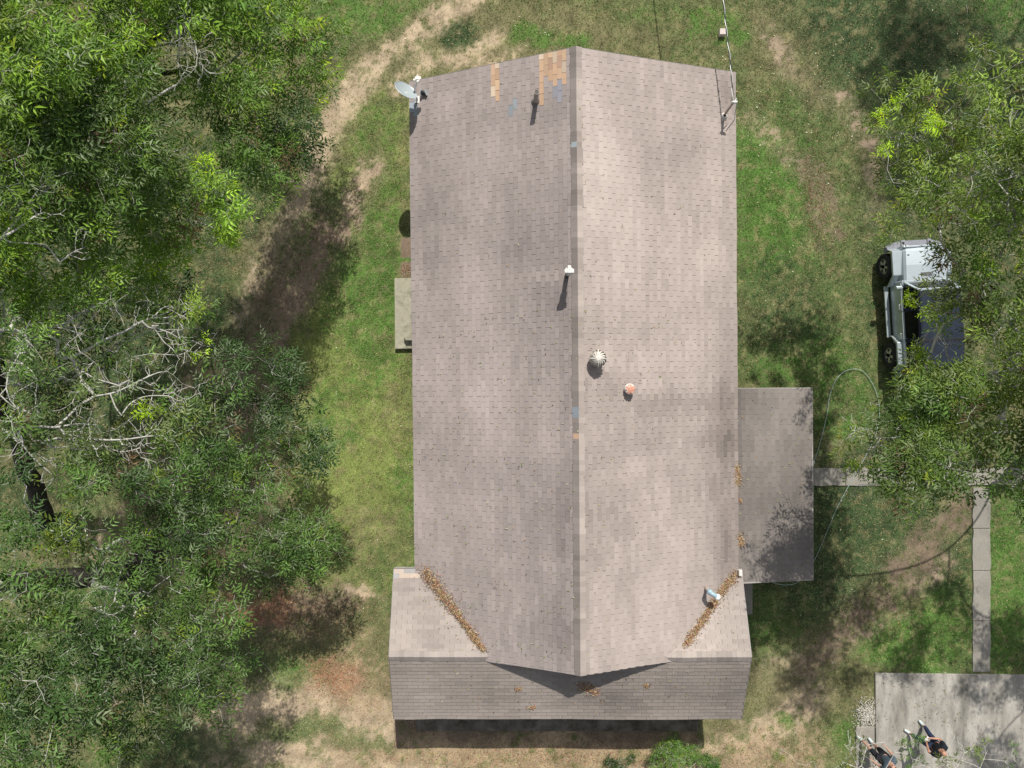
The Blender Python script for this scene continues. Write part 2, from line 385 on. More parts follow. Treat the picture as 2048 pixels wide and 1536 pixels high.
# entry steps at the left wall
st = empty('entry_steps', P(805, 627, 0)); tag(st, 'two weathered concrete steps against the left side of the house', 'steps')
def step_part(pxs, z0, z1, notch=None):
    bm = bmesh.new(); c = st.location
    pts = [(P(a, b, z1)[0] - c[0], P(a, b, z1)[1] - c[1]) for a, b in pxs]
    add_prism(bm, pts, z0, z1)
    es = [e for e in bm.edges if all(abs(v.co.z - z1) < 1e-4 for v in e.verts)]
    bmesh.ops.bevel(bm, geom=es, offset=.015, segments=2, affect='EDGES')
    bm_obj('step', bm, M['step'], st)
step_part([(789, 556), (850, 556), (852, 697), (790, 698)], 0, .17)
step_part([(812, 571), (850, 571), (852, 681), (812, 681), (808, 675), (806, 580)], .172, .38)

# ---------------------------------------------------------------- house
ZE, ZR, ZC = 2.7, 4.46, 3.53
house = empty('house', (1.7, 0, 0)); HO = Vector((1.7, 0, 0))
tag(house, 'single storey house with a faded pinkish grey shingle roof and front cross gable', 'house')
def loc(p): return Vector(p) - HO
sag = lambda x, y: (fbm(np.asarray(x, float), np.asarray(y, float), 2, .45, 31) - .5) * .13 + \
                   (fbm(np.asarray(x, float) * .35, np.asarray(y, float), 2, 1.1, 33) - .5) * .045
EXPO, TAB, SLOT = .127, .305, .014
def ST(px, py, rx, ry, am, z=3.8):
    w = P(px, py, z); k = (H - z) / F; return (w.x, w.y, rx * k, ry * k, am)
STAINS_AND_BANDS = [ST(1455, 850, 28, 260, -.30, 2.9), ST(1130, 1150, 28, 260, -.24, 4.3), ST(1132, 700, 16, 500, -.16, 4.35), ST(1085, 1020, 90, 90, -.10), ST(1290, 640, 130, 30, -.07), ST(1400, 800, 120, 26, -.12),  # algae and dirt stains, plus soft darker and paler bands
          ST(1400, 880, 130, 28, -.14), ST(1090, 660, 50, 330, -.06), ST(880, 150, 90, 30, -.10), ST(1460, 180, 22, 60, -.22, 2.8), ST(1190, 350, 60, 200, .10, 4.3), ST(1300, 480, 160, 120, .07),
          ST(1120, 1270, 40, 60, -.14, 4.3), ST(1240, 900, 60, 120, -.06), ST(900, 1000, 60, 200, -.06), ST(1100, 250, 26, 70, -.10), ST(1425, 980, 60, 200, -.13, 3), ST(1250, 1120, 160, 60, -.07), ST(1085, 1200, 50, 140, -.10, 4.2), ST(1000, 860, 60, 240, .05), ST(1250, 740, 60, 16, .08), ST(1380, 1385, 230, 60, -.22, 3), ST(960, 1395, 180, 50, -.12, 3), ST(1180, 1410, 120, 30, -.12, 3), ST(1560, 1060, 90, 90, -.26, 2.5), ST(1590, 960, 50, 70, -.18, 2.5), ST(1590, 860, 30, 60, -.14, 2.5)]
STREAKS = []     # (x0,y0,dir,len,width) pale wash below metal vents, plus broader pale and dark bands
def shingle_colour(x, y, r, base, run, seed):
    c = np.array(base); L = fbm(x, y, 4, .35, seed) ; L2 = fbm(x, y, 4, 1.3, seed + 1)
    L3 = fbm(x * 1.6, y * .35, 4, .5, seed + 5)
    v = 1 + (L - .5) * .24 + (L2 - .5) * .26 + (L3 - .5) * .45 + (r - .5) * .11 + (run - .5) * .11
    for (sx, sy, rx, ry, am) in STAINS_AND_BANDS: v += am * np.exp(-((x - sx) / rx) ** 2 - ((y - sy) / ry) ** 2)
    for (sx, sy, sg, ln, wd, am) in STREAKS:
        t = (x - sx) * sg
        v += am * np.clip(1 - t / ln, 0, 1) * (t > 0) * np.exp(-((y - sy) / (wd * (1 + t * .12))) ** 2)
    return c * v
def slope(E0, E1, R0, R1, base, seed, special=None, hb=.009, SLOT=.010):
    E0, E1, R0, R1 = [np.array(p, float) for p in (E0, E1, R0, R1)]
    Lv = np.linalg.norm((R0 + R1) / 2 - (E0 + E1) / 2); nC = int(Lv / EXPO) + 1
    nrm = np.cross(E1 - E0, R0 - E0); nrm /= np.linalg.norm(nrm)
    if nrm[2] < 0: nrm = -nrm
    rg = np.random.default_rng(seed); V = []; Cc = []; Q = []
    def pt(s, t, h):
        p = (E0 * (1 - s) + E1 * s) * (1 - t) + (R0 * (1 - s) + R1 * s) * t
        p = p + nrm * h; p[2] += float(sag(p[0], p[1])); return p
    LE = np.linalg.norm(E1 - E0)
    for i in range(nC):
        t0 = i * EXPO / Lv; t1 = min((i + 1) * EXPO / Lv + .012 / Lv, 1.0)
        if t0 >= 1: break
        off = -((i * .5) % 1) * TAB + rg.uniform(-.008, .008); run = rg.random(); k = 0; u = off; cr = rg.uniform(-.16, .16)
        while u < LE:
            g_ = SLOT * (.25 + 1.0 * rg.random()); u0 = max(u + g_ / 2, 0); u1 = min(u + TAB - g_ / 2, LE); u += TAB; k += 1
            if k % 3 == 0: run = rg.random()
            if u1 - u0 < .03: continue
            s0, s1 = u0 / LE, u1 / LE; hl = hb + rg.uniform(-.002, .004); hu = .002
            j = rg.uniform(-.004, .004) / Lv
            a = pt(s0, t0 + j, hl); b = pt(s1, t0 + j, hl); c = pt(s1, t1, hu); d = pt(s0, t1, hu)
            a2 = pt(s0, t0 + j, -.004); b2 = pt(s1, t0 + j, -.004)
            n = len(V); V += [a, b, c, d, a2, b2, pt(s1, t1, -.004), pt(s0, t1, -.004)]
            Q += [(n, n + 1, n + 2, n + 3), (n + 4, n + 5, n + 1, n), (n + 5, n + 6, n + 2, n + 1), (n + 7, n + 4, n, n + 3)]
            m = (a + c) / 2; r = rg.random()
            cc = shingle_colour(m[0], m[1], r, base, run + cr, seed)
            if special is not None:
                sp = special(m, rg)
                if sp is not None: cc = np.array(sp) * (.85 + .3 * r)
            Cc += [cc] * 8
    return np.array(V), np.array(Q), np.array(Cc), (pt, LE, Lv)
def join(parts):
    Vs, Qs, Cs, n = [], [], [], 0
    for V, Q, Cc in parts: Vs.append(V); Qs.append(Q + n); Cs.append(Cc); n += len(V)
    return np.concatenate(Vs), np.concatenate(Qs), np.concatenate(Cs)
def deck(ptf, ns=60, nt=24, h=-.006):
    V = [ptf(i / ns, j / nt, h) for i in range(ns + 1) for j in range(nt + 1)]
    Q = [(i * (nt + 1) + j, (i + 1) * (nt + 1) + j, (i + 1) * (nt + 1) + j + 1, i * (nt + 1) + j + 1) for i in range(ns) for j in range(nt)]
    return np.array(V), np.array(Q), np.tile([.165, .14, .125], (len(V), 1))
def cap(a, b, wid, slope_l, slope_r, seed, cl, cr_, step=.14):
    """ridge caps from a to b; slope_* = (dx,dy,dz) downslope unit vectors"""
    rg = np.random.default_rng(seed); a = np.array(a, float); b = np.array(b, float); L = np.linalg.norm(b - a); d = (b - a) / L
    V, Q, Cc = [], [], []; n_ = int(L / step)
    for i in range(n_ + 1):
        u0 = i * step; u1 = min(u0 + step + .02, L)
        if u1 - u0 < .02: continue
        r = rg.random(); j = rg.uniform(-.012, .012)
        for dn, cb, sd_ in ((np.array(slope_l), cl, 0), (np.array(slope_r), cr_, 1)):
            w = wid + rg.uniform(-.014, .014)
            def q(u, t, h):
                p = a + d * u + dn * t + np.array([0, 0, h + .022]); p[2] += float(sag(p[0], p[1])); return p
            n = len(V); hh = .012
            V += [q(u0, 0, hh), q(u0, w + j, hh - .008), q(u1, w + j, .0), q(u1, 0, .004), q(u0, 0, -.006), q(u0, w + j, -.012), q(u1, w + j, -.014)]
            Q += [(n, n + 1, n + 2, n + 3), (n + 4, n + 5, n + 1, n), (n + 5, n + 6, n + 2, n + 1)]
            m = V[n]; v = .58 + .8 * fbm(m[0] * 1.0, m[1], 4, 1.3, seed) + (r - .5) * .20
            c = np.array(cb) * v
            if (seed == 71 and sd_ == 0):
                for (yy, cc) in ((P(0, 283, 4.4)[1], (.26, .30, .32)), (P(0, 818, 4.4)[1], (.20, .23, .26)), (P(0, 866, 4.4)[1], (.40, .27, .19))):
                    if abs(m[1] - yy) < .09: c = np.array(cc)
            Cc += [c] * 7
    return np.array(V), np.array(Q), np.array(Cc)

PINK = (.345, .294, .269)
rn, rs = P(1152, 95, ZR), P(1161, 1353, ZR)
enl, enr = P(819, 162, ZE), P(1471, 144, ZE)
# south ends of the eaves run level with the south gable
esl = P(831, 0, ZE); esl.y = rs.y; esr = P(1478, 0, ZE); esr.y = rs.y + .0
def sp_left(m, rg):
    k = (H - m[2]) / F; px = m[0] / k + 1024; py = 768 - m[1] / k
    o = [(.40, .27, .18), (.43, .30, .20), (.47, .38, .29), (.38, .25, .185), (.42, .29, .20)]
    if 1078 < px < 1134 and py < 168 and (px > 1089 or True):
        if px < 1090 or py < (172 if px > 1110 else 163): return o[rg.integers(5)]
    if 1076 < px < 1088 and 160 <= py < 205: return o[rg.integers(5)]
    if 985 < px < 1001 and py < (192 if px < 993 else 212): return o[rg.integers(5)]
    if 1018 < px < 1035 and 204 < py < 224: return (.24, .26, .28)
    if 1102 < px < 1120 and 168 < py < 195: return (.25, .25, .28)
    if 823 < px < 836 and 200 < py < 234: return (.26, .29, .33)
    return None
fx, fy = 1.47, 2.95
STREAKS += [(fx, fy, -1, 1.6, .16, .30), (2.4, .75, 1, 4.5, .30, .14), (3.2, -.07, 1, 2.6, .22, .22), (1.8, 1.8, 1, 3.5, .9, .10), (1.8, 4.2, 1, 4.5, 1.6, .06),
            (3.4, -.65, 1, 3.5, .35, -.16), (1.75, -3.2, 1, 4, .8, -.10)]
partsM = []
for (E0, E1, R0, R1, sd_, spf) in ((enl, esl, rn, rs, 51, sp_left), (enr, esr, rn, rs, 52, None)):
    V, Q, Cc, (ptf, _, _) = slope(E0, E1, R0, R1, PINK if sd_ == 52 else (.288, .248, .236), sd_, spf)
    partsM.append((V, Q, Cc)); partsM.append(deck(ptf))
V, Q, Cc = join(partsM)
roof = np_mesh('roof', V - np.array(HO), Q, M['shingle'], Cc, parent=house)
roof['label'] = 'long main gable roof with orange replacement shingles near its top'
dl = (np.array(enl) - np.array(rn)); dl /= np.linalg.norm(dl); dr = (np.array(enr) - np.array(rn)); dr /= np.linalg.norm(dr)
dl[1] = dr[1] = 0
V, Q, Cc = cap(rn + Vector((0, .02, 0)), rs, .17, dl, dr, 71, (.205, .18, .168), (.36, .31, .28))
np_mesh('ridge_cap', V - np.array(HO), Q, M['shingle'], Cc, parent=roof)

# cross gable at the front
cl, cr = P(777, 1314, ZC), P(1496, 1313, ZC); cr.y = cl.y
nel, ner = P(790, 1138, ZE), P(1478, 1138, ZE); ner.y = nel.y
sel, ser = P(787, 1438, ZE), P(1481, 1438, ZE); ser.y = sel.y
for a in (nel, sel): a.x = (nel.x + sel.x + cl.x) / 3
cl.x = nel.x
for a in (ner, ser): a.x = 6.66
cr.x = 6.66
partsC = []
def sp_c(m, rg):
    k = (H - m[2]) / F; px = m[0] / k + 1024; py = 768 - m[1] / k
    if 790 < px < 833 and py < 1152: return [(.37, .31, .27), (.39, .32, .265), (.29, .28, .28)][rg.integers(3)]
    return None
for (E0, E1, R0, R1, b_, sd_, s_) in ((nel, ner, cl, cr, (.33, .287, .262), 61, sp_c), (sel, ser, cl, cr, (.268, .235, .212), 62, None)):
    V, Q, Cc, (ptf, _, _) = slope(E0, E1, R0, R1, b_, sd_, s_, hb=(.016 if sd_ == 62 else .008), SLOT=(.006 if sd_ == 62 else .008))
    partsC.append((V, Q, Cc)); partsC.append(deck(ptf, 60, 12))
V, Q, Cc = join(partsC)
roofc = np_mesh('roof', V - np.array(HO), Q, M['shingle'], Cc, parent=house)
roofc['label'] = 'lower cross gable roof along the front'
dn_ = np.array(nel) - np.array(cl); dn_ /= np.linalg.norm(dn_); ds_ = np.array(sel) - np.array(cl); ds_ /= np.linalg.norm(ds_)
xl = 1.78 - (ZR - ZC) / .373 - .02; xr = 1.78 + (ZR - ZC) / .373 + .02
capc = []
for a, b in ((cl, Vector((xl, cl.y, ZC))), (Vector((xr, cl.y, ZC)), cr)):
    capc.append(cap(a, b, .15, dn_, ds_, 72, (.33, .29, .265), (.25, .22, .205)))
for V, Q, Cc in capc: np_mesh('ridge_cap', V - np.array(HO), Q, M['shingle'], Cc, parent=roofc)

# side porch roof
ZP0, ZP1 = 2.68, 2.42
p0, p1, p2, p3 = P(1468, 777, ZP0), P(1625, 776, ZP1), P(1627, 1160, ZP1), P(1478, 1167, ZP0)
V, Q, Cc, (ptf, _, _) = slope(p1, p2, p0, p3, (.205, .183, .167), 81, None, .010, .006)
V, Q, Cc = join([(V, Q, Cc), deck(ptf, 30, 8)])
rp = np_mesh('porch_roof', V - np.array(HO), Q, M['shingle'], Cc, parent=house); rp['label'] = 'low slope side porch roof, darker grey'
for a, b in ((p1, p2), (p0, p1), (p2, p3)):
    bm = bmesh.new()
    a = loc(a); b = loc(b); d = (b - a).normalized(); n_ = Vector((d.y, -d.x, 0)) * .0
    mid = (a + b) / 2; ang = math.atan2(d.y, d.x)
    Mx = Matrix.Translation(mid) @ d.to_track_quat('X', 'Z').to_matrix().to_4x4()
    add_box(bm, (0, 0, -.085), ((b - a).length, .03, .13), M=Mx); bm_obj('fascia', bm, M['fascia'], rp)
for q in ((1608, 800), (1608, 968), (1610, 1140)):
    c = loc(P(q[0], q[1], ZP1)); bm = bmesh.new(); add_box(bm, (c.x, c.y, 1.16), (.1, .1, 2.32), .008); bm_obj('porch_post', bm, M['white_trim'], house)
bm = bmesh.new(); add_prism(bm, [loc(P(a, b, 0))[:2] for a, b in ((1410, 790), (1600, 790), (1600, 1130), (1410, 1130))], 0, .14)
bm_obj('porch_floor', bm, M['concrete'], house)

# drip edges, fascias and gable boards
def edge_board(bm, a, b, h=.15, t=.028, dz=-.09, out=0):
    a = loc(a); b = loc(b); d = b - a; Mx = Matrix.Translation((a + b) / 2) @ d.to_track_quat('X', 'Z').to_matrix().to_4x4()
    n = 14
    for i in range(n):
        p = a.lerp(b, i / n); q = a.lerp(b, (i + 1) / n)
        sp = float(sag(p.x + HO.x, p.y)); sq = float(sag(q.x + HO.x, q.y)); dd = (q - p); s = Vector((dd.y, -dd.x, 0)).normalized() * t / 2
        vs = [bm.verts.new(v) for v in (p - s + Vector((0, 0, dz + h / 2 + sp)), p + s + Vector((0, 0, dz + h / 2 + sp)), q + s + Vector((0, 0, dz + h / 2 + sq)), q - s + Vector((0, 0, dz + h / 2 + sq)),
              p - s + Vector((0, 0, dz - h / 2 + sp)), p + s + Vector((0, 0, dz - h / 2 + sp)), q + s + Vector((0, 0, dz - h / 2 + sq)), q - s + Vector((0, 0, dz - h / 2 + sq)))]
        for f in ((0, 1, 2, 3), (4, 7, 6, 5), (0, 4, 5, 1), (3, 2, 6, 7), (1, 5, 6, 2), (0, 3, 7, 4)): bm.faces.new([vs[k] for k in f])
lp = Vector((xl + .06, rs.y, ZC)); rp_ = Vector((xr - .06, rs.y, ZC))
for a, b in ((enl, P(831, 1134, ZE)), (enr, P(1473, 775, ZE)), (enl, rn), (rn, enr), (nel, cl), (cl, sel), (ner, cr), (cr, ser), (sel, ser), (nel, P(833, 1138, ZE)), (lp, rs), (rs, rp_)):
    bm = bmesh.new(); edge_board(bm, a, b, dz=-.095); bmesh.ops.remove_doubles(bm, verts=bm.verts, dist=.0005); bm_obj('fascia', bm, M['fascia'], house)
for k, (a, b) in enumerate(((enl, P(831, 1134, ZE)), (enr, P(1473, 775, ZE)), (sel, ser), (nel, P(833, 1138, ZE)), (enl, rn), (rn, enr), (nel, cl), (cl, sel), (ner, cr), (cr, ser))):
    bm = bmesh.new(); edge_board(bm, a, b, .010, .036, -.008 if k < 4 else -.004); bmesh.ops.remove_doubles(bm, verts=bm.verts, dist=.0005); bm_obj('drip_edge', bm, M['drip'], house)

# walls and gables (under the eaves)
bm = bmesh.new(); o_ = .5
wl, wr, wn, wsx = -2.96 + o_ + .1, 6.45 - o_, enl.y - .35, nel.y + .2
def wall(bm, a, b, h0, h1, t=.15):
    a = Vector((a[0] - HO.x, a[1], 0)); b = Vector((b[0] - HO.x, b[1], 0)); d = b - a
    Mx = Matrix.Translation((a + b) / 2) @ Matrix.Rotation(math.atan2(d.y, d.x), 4, 'Z'); add_box(bm, (0, 0, (h0 + h1) / 2), (d.length, t, h1 - h0), M=Mx)
wall(bm, (wl, wn), (wl, -5.3), 0, 2.55); wall(bm, (wr, wn), (wr, -5.3), 0, 2.55); wall(bm, (wl + .08, wn), (wr - .08, wn), 0, 2.55)
wall(bm, (-3.0, -9.2), (6.2, -9.2), 0, 2.5); wall(bm, (-3.0, -5.8), (-3.0, -9.1), 0, 2.5); wall(bm, (6.2, -5.8), (6.2, -9.1), 0, 2.5)
wall(bm, (-3.0, -5.72), (wl, -5.72), 0, 2.5); wall(bm, (wr, -5.72), (6.2, -5.72), 0, 2.5)
for (yy, xa, xb, z0, za) in ((wn - .0, wl, wr, 2.56, ZR - .12), (rs.y + .32, xl + .2, xr - .2, 3.2, ZR - .12)):
    vs = []
    for dy in (-.04, .04):
        vs.append([bm.verts.new((xa - HO.x, yy + dy, z0)), bm.verts.new((xb - HO.x, yy + dy, z0)), bm.verts.new((1.75 - HO.x, yy + dy, za))])
    bm.faces.new(vs[0]); bm.faces.new(vs[1][::-1])
    for k in range(3): bm.faces.new((vs[0][k], vs[0][(k + 1) % 3], vs[1][(k + 1) % 3], vs[1][k]))
for xx in (-3.0, 6.2):
    f = [bm.verts.new((xx - HO.x, -5.85, 2.51)), bm.verts.new((xx - HO.x, -9.15, 2.51)), bm.verts.new((xx - HO.x, cl.y, ZC - .15))]; bm.faces.new(f)
bm_obj('wall', bm, M['siding'], house)

# --- roof fittings
def roofz(x, y):
    z = ZR - abs(x - 1.75) * .373
    return z + float(sag(x, y)) + .012
def fit(name, x, y, label, z=None):
    e = empty(name, (x - HO.x, y, (roofz(x, y) if z is None else z))); e.parent = house; e['label'] = label; return e
# plumbing vent
v = P(1072, 199, 4.22); e = fit('vent_pipe', v.x, v.y, 'brown plumbing vent pipe near the orange shingles')
bm = bmesh.new(); add_lathe(bm, [(.066, -.08), (.066, .62), (.058, .62), (.058, .25), (0.001, .25)], seg=20); bm_obj('pipe', bm, M['pipe_brown'], e, True)
bm = bmesh.new(); add_cyl(bm, (0, 0, .3), (0, 0, .605), .056, seg=16); bm_obj('opening', bm, M['black'], e)
bm = bmesh.new(); add_lathe(bm, [(.13, -.04), (.11, .02), (.062, .09), (.056, .10)], seg=20); bm_obj('flashing', bm, M['drip'], e, True)
# tall flue with white cap
v = P(1133, 553, 4.38); e = fit('flue', v.x, v.y, 'tall dark flue pipe with a white cap beside the ridge')
bm = bmesh.new(); add_lathe(bm, [(.06, -.1), (.06, .5), (.085, .52), (.085, .72), (.0, .72)], seg=20); bm_obj('pipe', bm, M['pipe_dark'], e, True)
bm = bmesh.new(); add_lathe(bm, [(.0, .80), (.11, .80), (.115, .82), (.09, .86), (0.0, .88)], seg=20)
add_box(bm, (0, 0, .865), (.24, .10, .06), .012); add_box(bm, (.0, .04, .875), (.09, .19, .07), .012); bm_obj('cap', bm, M['white_metal'], e)
# turbine vent
v = P(1193, 718, 4.34); e = fit('turbine_vent', v.x, v.y, 'round bleached turbine vent with curved blades')
bm = bmesh.new(); add_lathe(bm, [(.16, -.1), (.15, .10), (.15, .15)], seg=24); bm_obj('neck', bm, M['galv'], e, True)
bm = bmesh.new(); nb = 15
for k in range(nb):
    a0 = 2 * math.pi * k / nb; prev = None
    for i in range(11):
        t = i / 10; ph = math.pi * (.13 + .74 * (1 - t)); r = .235 * math.sin(ph) ; z = .33 - .19 * math.cos(math.pi - ph)
        tw = a0 + .9 * t
        rin = r * .86
        p = bm.verts.new((r * math.cos(tw), r * math.sin(tw), z)); q = bm.verts.new((rin * math.cos(tw + .33), rin * math.sin(tw + .33), z + .006))
        if prev: bm.faces.new((prev[0], p, q, prev[1]))
        prev = (p, q)
bm_obj('blades', bm, M['vent'], e, True)
bm = bmesh.new(); add_lathe(bm, [(.0, .535), (.05, .53), (.085, .51), (.09, .49)], seg=16)
for a in (0, 90, 180, 270):
    ca, sa = math.cos(R(a)), math.sin(R(a)); prev = None
    for i in range(9):
        ph = math.pi * (.08 + .5 * i / 8); r = .25 * math.sin(ph); z = .33 + .205 * math.cos(ph)
        pr = [bm.verts.new((r * ca - s * .011 * sa, r * sa + s * .011 * ca, z + .004)) for s in (-1, 1)]
        if prev: bm.faces.new((prev[0], pr[0], pr[1], prev[1]))
        prev = pr
bm_obj('frame', bm, M['vent'], e)
bm = bmesh.new(); add_lathe(bm, [(.0, .16), (.17, .17), (.17, .19), (0, .2)], seg=24); add_lathe(bm, [(0.001, .17), (.155, .2), (.19, .33), (.12, .47), (0.001, .5)], seg=24); bm_obj('core', bm, M['pipe_brown'], e)
# small rusted cap
v = P(1258, 778, 4.02); e = fit('vent_cap', v.x, v.y, 'small rusty orange vent cap on the right roof slope')
bm = bmesh.new(); add_lathe(bm, [(.085, -.08), (.085, .15), (.0, .15)], seg=18); bm_obj('pipe', bm, M['galv'], e, True)
bm = bmesh.new(); add_lathe(bm, [(.145, .14), (.15, .19), (.125, .24), (.0, .255)], seg=18); bm_obj('collar', bm, M['white_metal'], e, True)
bm = bmesh.new()
for k in range(5):
    a = R(72 * k + 20); add_box(bm, (0, 0, 0), (.13, .10, .05), .012, M=Matrix.Translation((.06 * math.cos(a), .06 * math.sin(a), .265)) @ Matrix.Rotation(a, 4, 'Z') @ Matrix.Rotation(R(14), 4, 'Y'))
bm_obj('cap', bm, M['rust'], e)
# gooseneck pipe at the right valley
v = P(1412, 1176, 3.1); e = fit('elbow_vent', v.x, v.y, 'pale blue elbow pipe with a white hood beside the leaf filled right valley')
bm = bmesh.new(); add_cyl(bm, (0, 0, -.15), (0, 0, .38), .05, seg=16); bm_obj('pipe', bm, M['pipe_brown'], e, True)
V, Q = tube_np(smooth_path([(0, 0, .30), (0, 0, .40), (.03, -.02, .47), (.10, -.06, .49), (.16, -.10, .48)], 5), .062, 14)
np_mesh('elbow', V, Q, M['pvc'], parent=e, smooth=True)
bm = bmesh.new(); bmesh.ops.create_uvsphere(bm, u_segments=18, v_segments=12, radius=.082, matrix=Matrix.Translation((.0, .0, .42)) @ Matrix.Scale(.9, 4, (0, 0, 1)))
bm_obj('joint', bm, M['pvc'], e, True)
bm = bmesh.new(); add_lathe(bm, [(.001, .085), (.05, .08), (.082, .05), (.088, .0), (.08, -.05), (.001, -.05)], seg=18, M=Matrix.Translation((.19, -.12, .46)) @ Matrix.Rotation(R(20), 4, 'Y'))
bm_obj('hood', bm, M['white_trim'], e, True)
# white downspout end by the porch corner
v = P(1481, 1146, 2.85); bm = bmesh.new(); add_box(bm, (v.x - HO.x, v.y, 2.82), (.10, .17, .12), .015); add_box(bm, (v.x - HO.x - .01, v.y - .02, 2.72), (.07, .10, .16), .01)
o = bm_obj('flashing', bm, M['white_metal'], house); o['label'] = 'small white metal flashing box at the porch corner'
# service mast
v = P(1449, 231, 2.9); e = fit('service_mast', v.x, v.y, 'leaning service mast at the right eave where the power cable lands')
ZM = roofz(v.x, v.y)
bm = bmesh.new(); add_cyl(bm, (0, 0, -.2), (.03, .10, .74), .033, seg=12); bm_obj('pipe', bm, M['pipe_brown'], e, True)
bm = bmesh.new(); add_lathe(bm, [(.12, -.05), (.10, .03), (.045, .1)], seg=18); bm_obj('flashing', bm, M['white_metal'], e, True)
bm = bmesh.new(); add_cyl(bm, (.03, .10, .72), (.15, .12, .74), .045, .035, 12); add_cyl(bm, (.0, .10, .74), (.03, .10, .80), .04, .02, 12); bm_obj('weatherhead', bm, M['white_metal'], e, True)
bm = bmesh.new(); add_cyl(bm, (.05, .12, .6), (.19, .28, .56), .012, seg=8); add_cyl(bm, (.16, .16, .66), (.35, -.06, -.15), .012, seg=8); bm_obj('brace', bm, M['galv'], e)

# service cable (two twisted strands) up and away to the north
cb = empty('power_cable', P(1452, 205, 3.6)); tag(cb, 'twisted overhead power cable running to the mast at the right eave', 'cable')
c0 = Vector(cb.location); a = Vector((v.x + .03, v.y + .12, ZM + .7)); 
t_ = np.linspace(0, 1, 400)[:, None]; far = np.array([2.2, 44., 8.2])
pp = np.array(a) * (1 - t_) + far * t_; pp[:, 2] -= 2.2 * (t_ * (1 - t_))[:, 0]; pp[:, 0] += .05 * np.sin(t_[:, 0] * 60) * np.exp(-t_[:, 0] * 14); s = np.concatenate([[0], np.cumsum(np.linalg.norm(np.diff(pp, axis=0), axis=1))])
q = np.interp(np.arange(0, s[-1], .04), s, np.arange(len(s))); pp = np.stack([np.interp(q, np.arange(len(s)), pp[:, k]) for k in range(3)], 1)
ph = np.arange(len(pp)) * .04 * 2 * np.pi / .62
for nm, o2, r_, mt in (('bare_strand', 0, .012, 'cable'), ('insulated_strand', np.pi, .014, 'cable_black')):
    q2 = pp.copy(); q2[:, 0] += .013 * np.cos(ph + o2); q2[:, 2] += .013 * np.sin(ph + o2)
    V, Q = tube_np(q2 - np.array(c0), r_, 6); np_mesh(nm, V, Q, M[mt], parent=cb, smooth=True)

# satellite dish
sx, sy, _ = P(834, 197, 2.85); zb = roofz(sx, sy)
dsh = empty('satellite_dish', (sx, sy, zb)); tag(dsh, 'grey satellite dish on the upper left roof corner', 'satellite dish')
dc = Vector(P(812, 180, 3.45)) - Vector((sx, sy, zb))
nd = Vector((.52, .52, .62)).normalized(); Md = Matrix.Translation(dc) @ nd.to_track_quat('Z', 'Y').to_matrix().to_4x4()
bm = bmesh.new(); prof = [(0.001, -.075), (.1, -.07), (.2, -.052), (.28, -.025), (.33, 0), (.338, .004), (.338, -.008), (.2, -.066), (0.001, -.09)]
add_lathe(bm, prof, M=Md, seg=36); bm_obj('reflector', bm, M['dish'], dsh, True)
bm = bmesh.new(); add_lathe(bm, [(.325, -.008), (.325, .006), (.345, .006), (.345, -.012), (.325, -.008)], M=Md, seg=40); bm_obj('rim', bm, M['galv'], dsh, True)
bm = bmesh.new(); lnb = Vector(P(836, 157, 3.5)) - Vector((sx, sy, zb)); lowr = dc + (Md.to_3x3() @ Vector((0, 0, -.09)))
b0 = Vector((-.06, .02, .38)); add_cyl(bm, b0, b0.lerp(lnb, .9), .016, seg=10); bm_obj('feed_arm', bm, M['galv'], dsh)
bm = bmesh.new()
add_box(bm, lnb, (.17, .09, .08), .02, M=None); add_cyl(bm, lnb + Vector((-.05, -.02, 0)), lnb + Vector((-.12, -.06, 0)), .035, .045, 12)
add_cyl(bm, lnb + Vector((.05, -.03, 0)), lnb + Vector((-.02, -.1, -.01)), .035, .045, 12); add_cyl(bm, lnb + Vector((.0, .03, 0)), lnb + Vector((-.03, .10, .0)), .025, .02, 10)
bm_obj('receiver', bm, M['white_metal'], dsh)
bm = bmesh.new(); add_cyl(bm, (0, 0, 0), (-.02, .01, .34), .026, seg=12); add_cyl(bm, (-.02, .01, .34), lowr, .024, seg=12)
add_box(bm, (0, 0, .012), (.13, .2, .02), .004); add_box(bm, (-.03, .04, .30), (.05, .12, .1), .006)
add_cyl(bm, (0, .06, .01), (-.06, .12, .3), .012, seg=8)
bm_obj('mount', bm, M['white_metal'], dsh)
# cable spool next to it
v = P(848, 186, 2.9); sz = roofz(v.x, v.y)
sp = empty('cable_spool', (v.x, v.y, sz + .07), 0); tag(sp, 'small dark cable spool lying on the roof beside the dish', 'spool')
bm = bmesh.new(); add_cyl(bm, (-.07, 0, 0), (.07, 0, .028), .062, seg=18); bm_obj('coil', bm, M['pipe_dark'], sp, True)
for s in (-1, 1):
    bm = bmesh.new(); add_cyl(bm, (s * .07, 0, .028 * (s + 1) / 2), (s * .082, 0, .028 * (s + 1) / 2 + s * .005), .088, seg=20); bm_obj('flange', bm, M['galv'], sp)

# concrete meter box north of the house
v = P(1445, 65, .1); bm = bmesh.new(); add_box(bm, (0, 0, .09), (.22, .20, .18), .012, top=(.96, .96)); o = bm_obj('utility_box', bm, make_mat('pinkish_lid', (.55, .47, .44), .8, noise=[(8, .12, 4)])); o.location = (v.x, v.y, 0)
tag(o, 'small square pale box on the grass above the house', 'utility box')

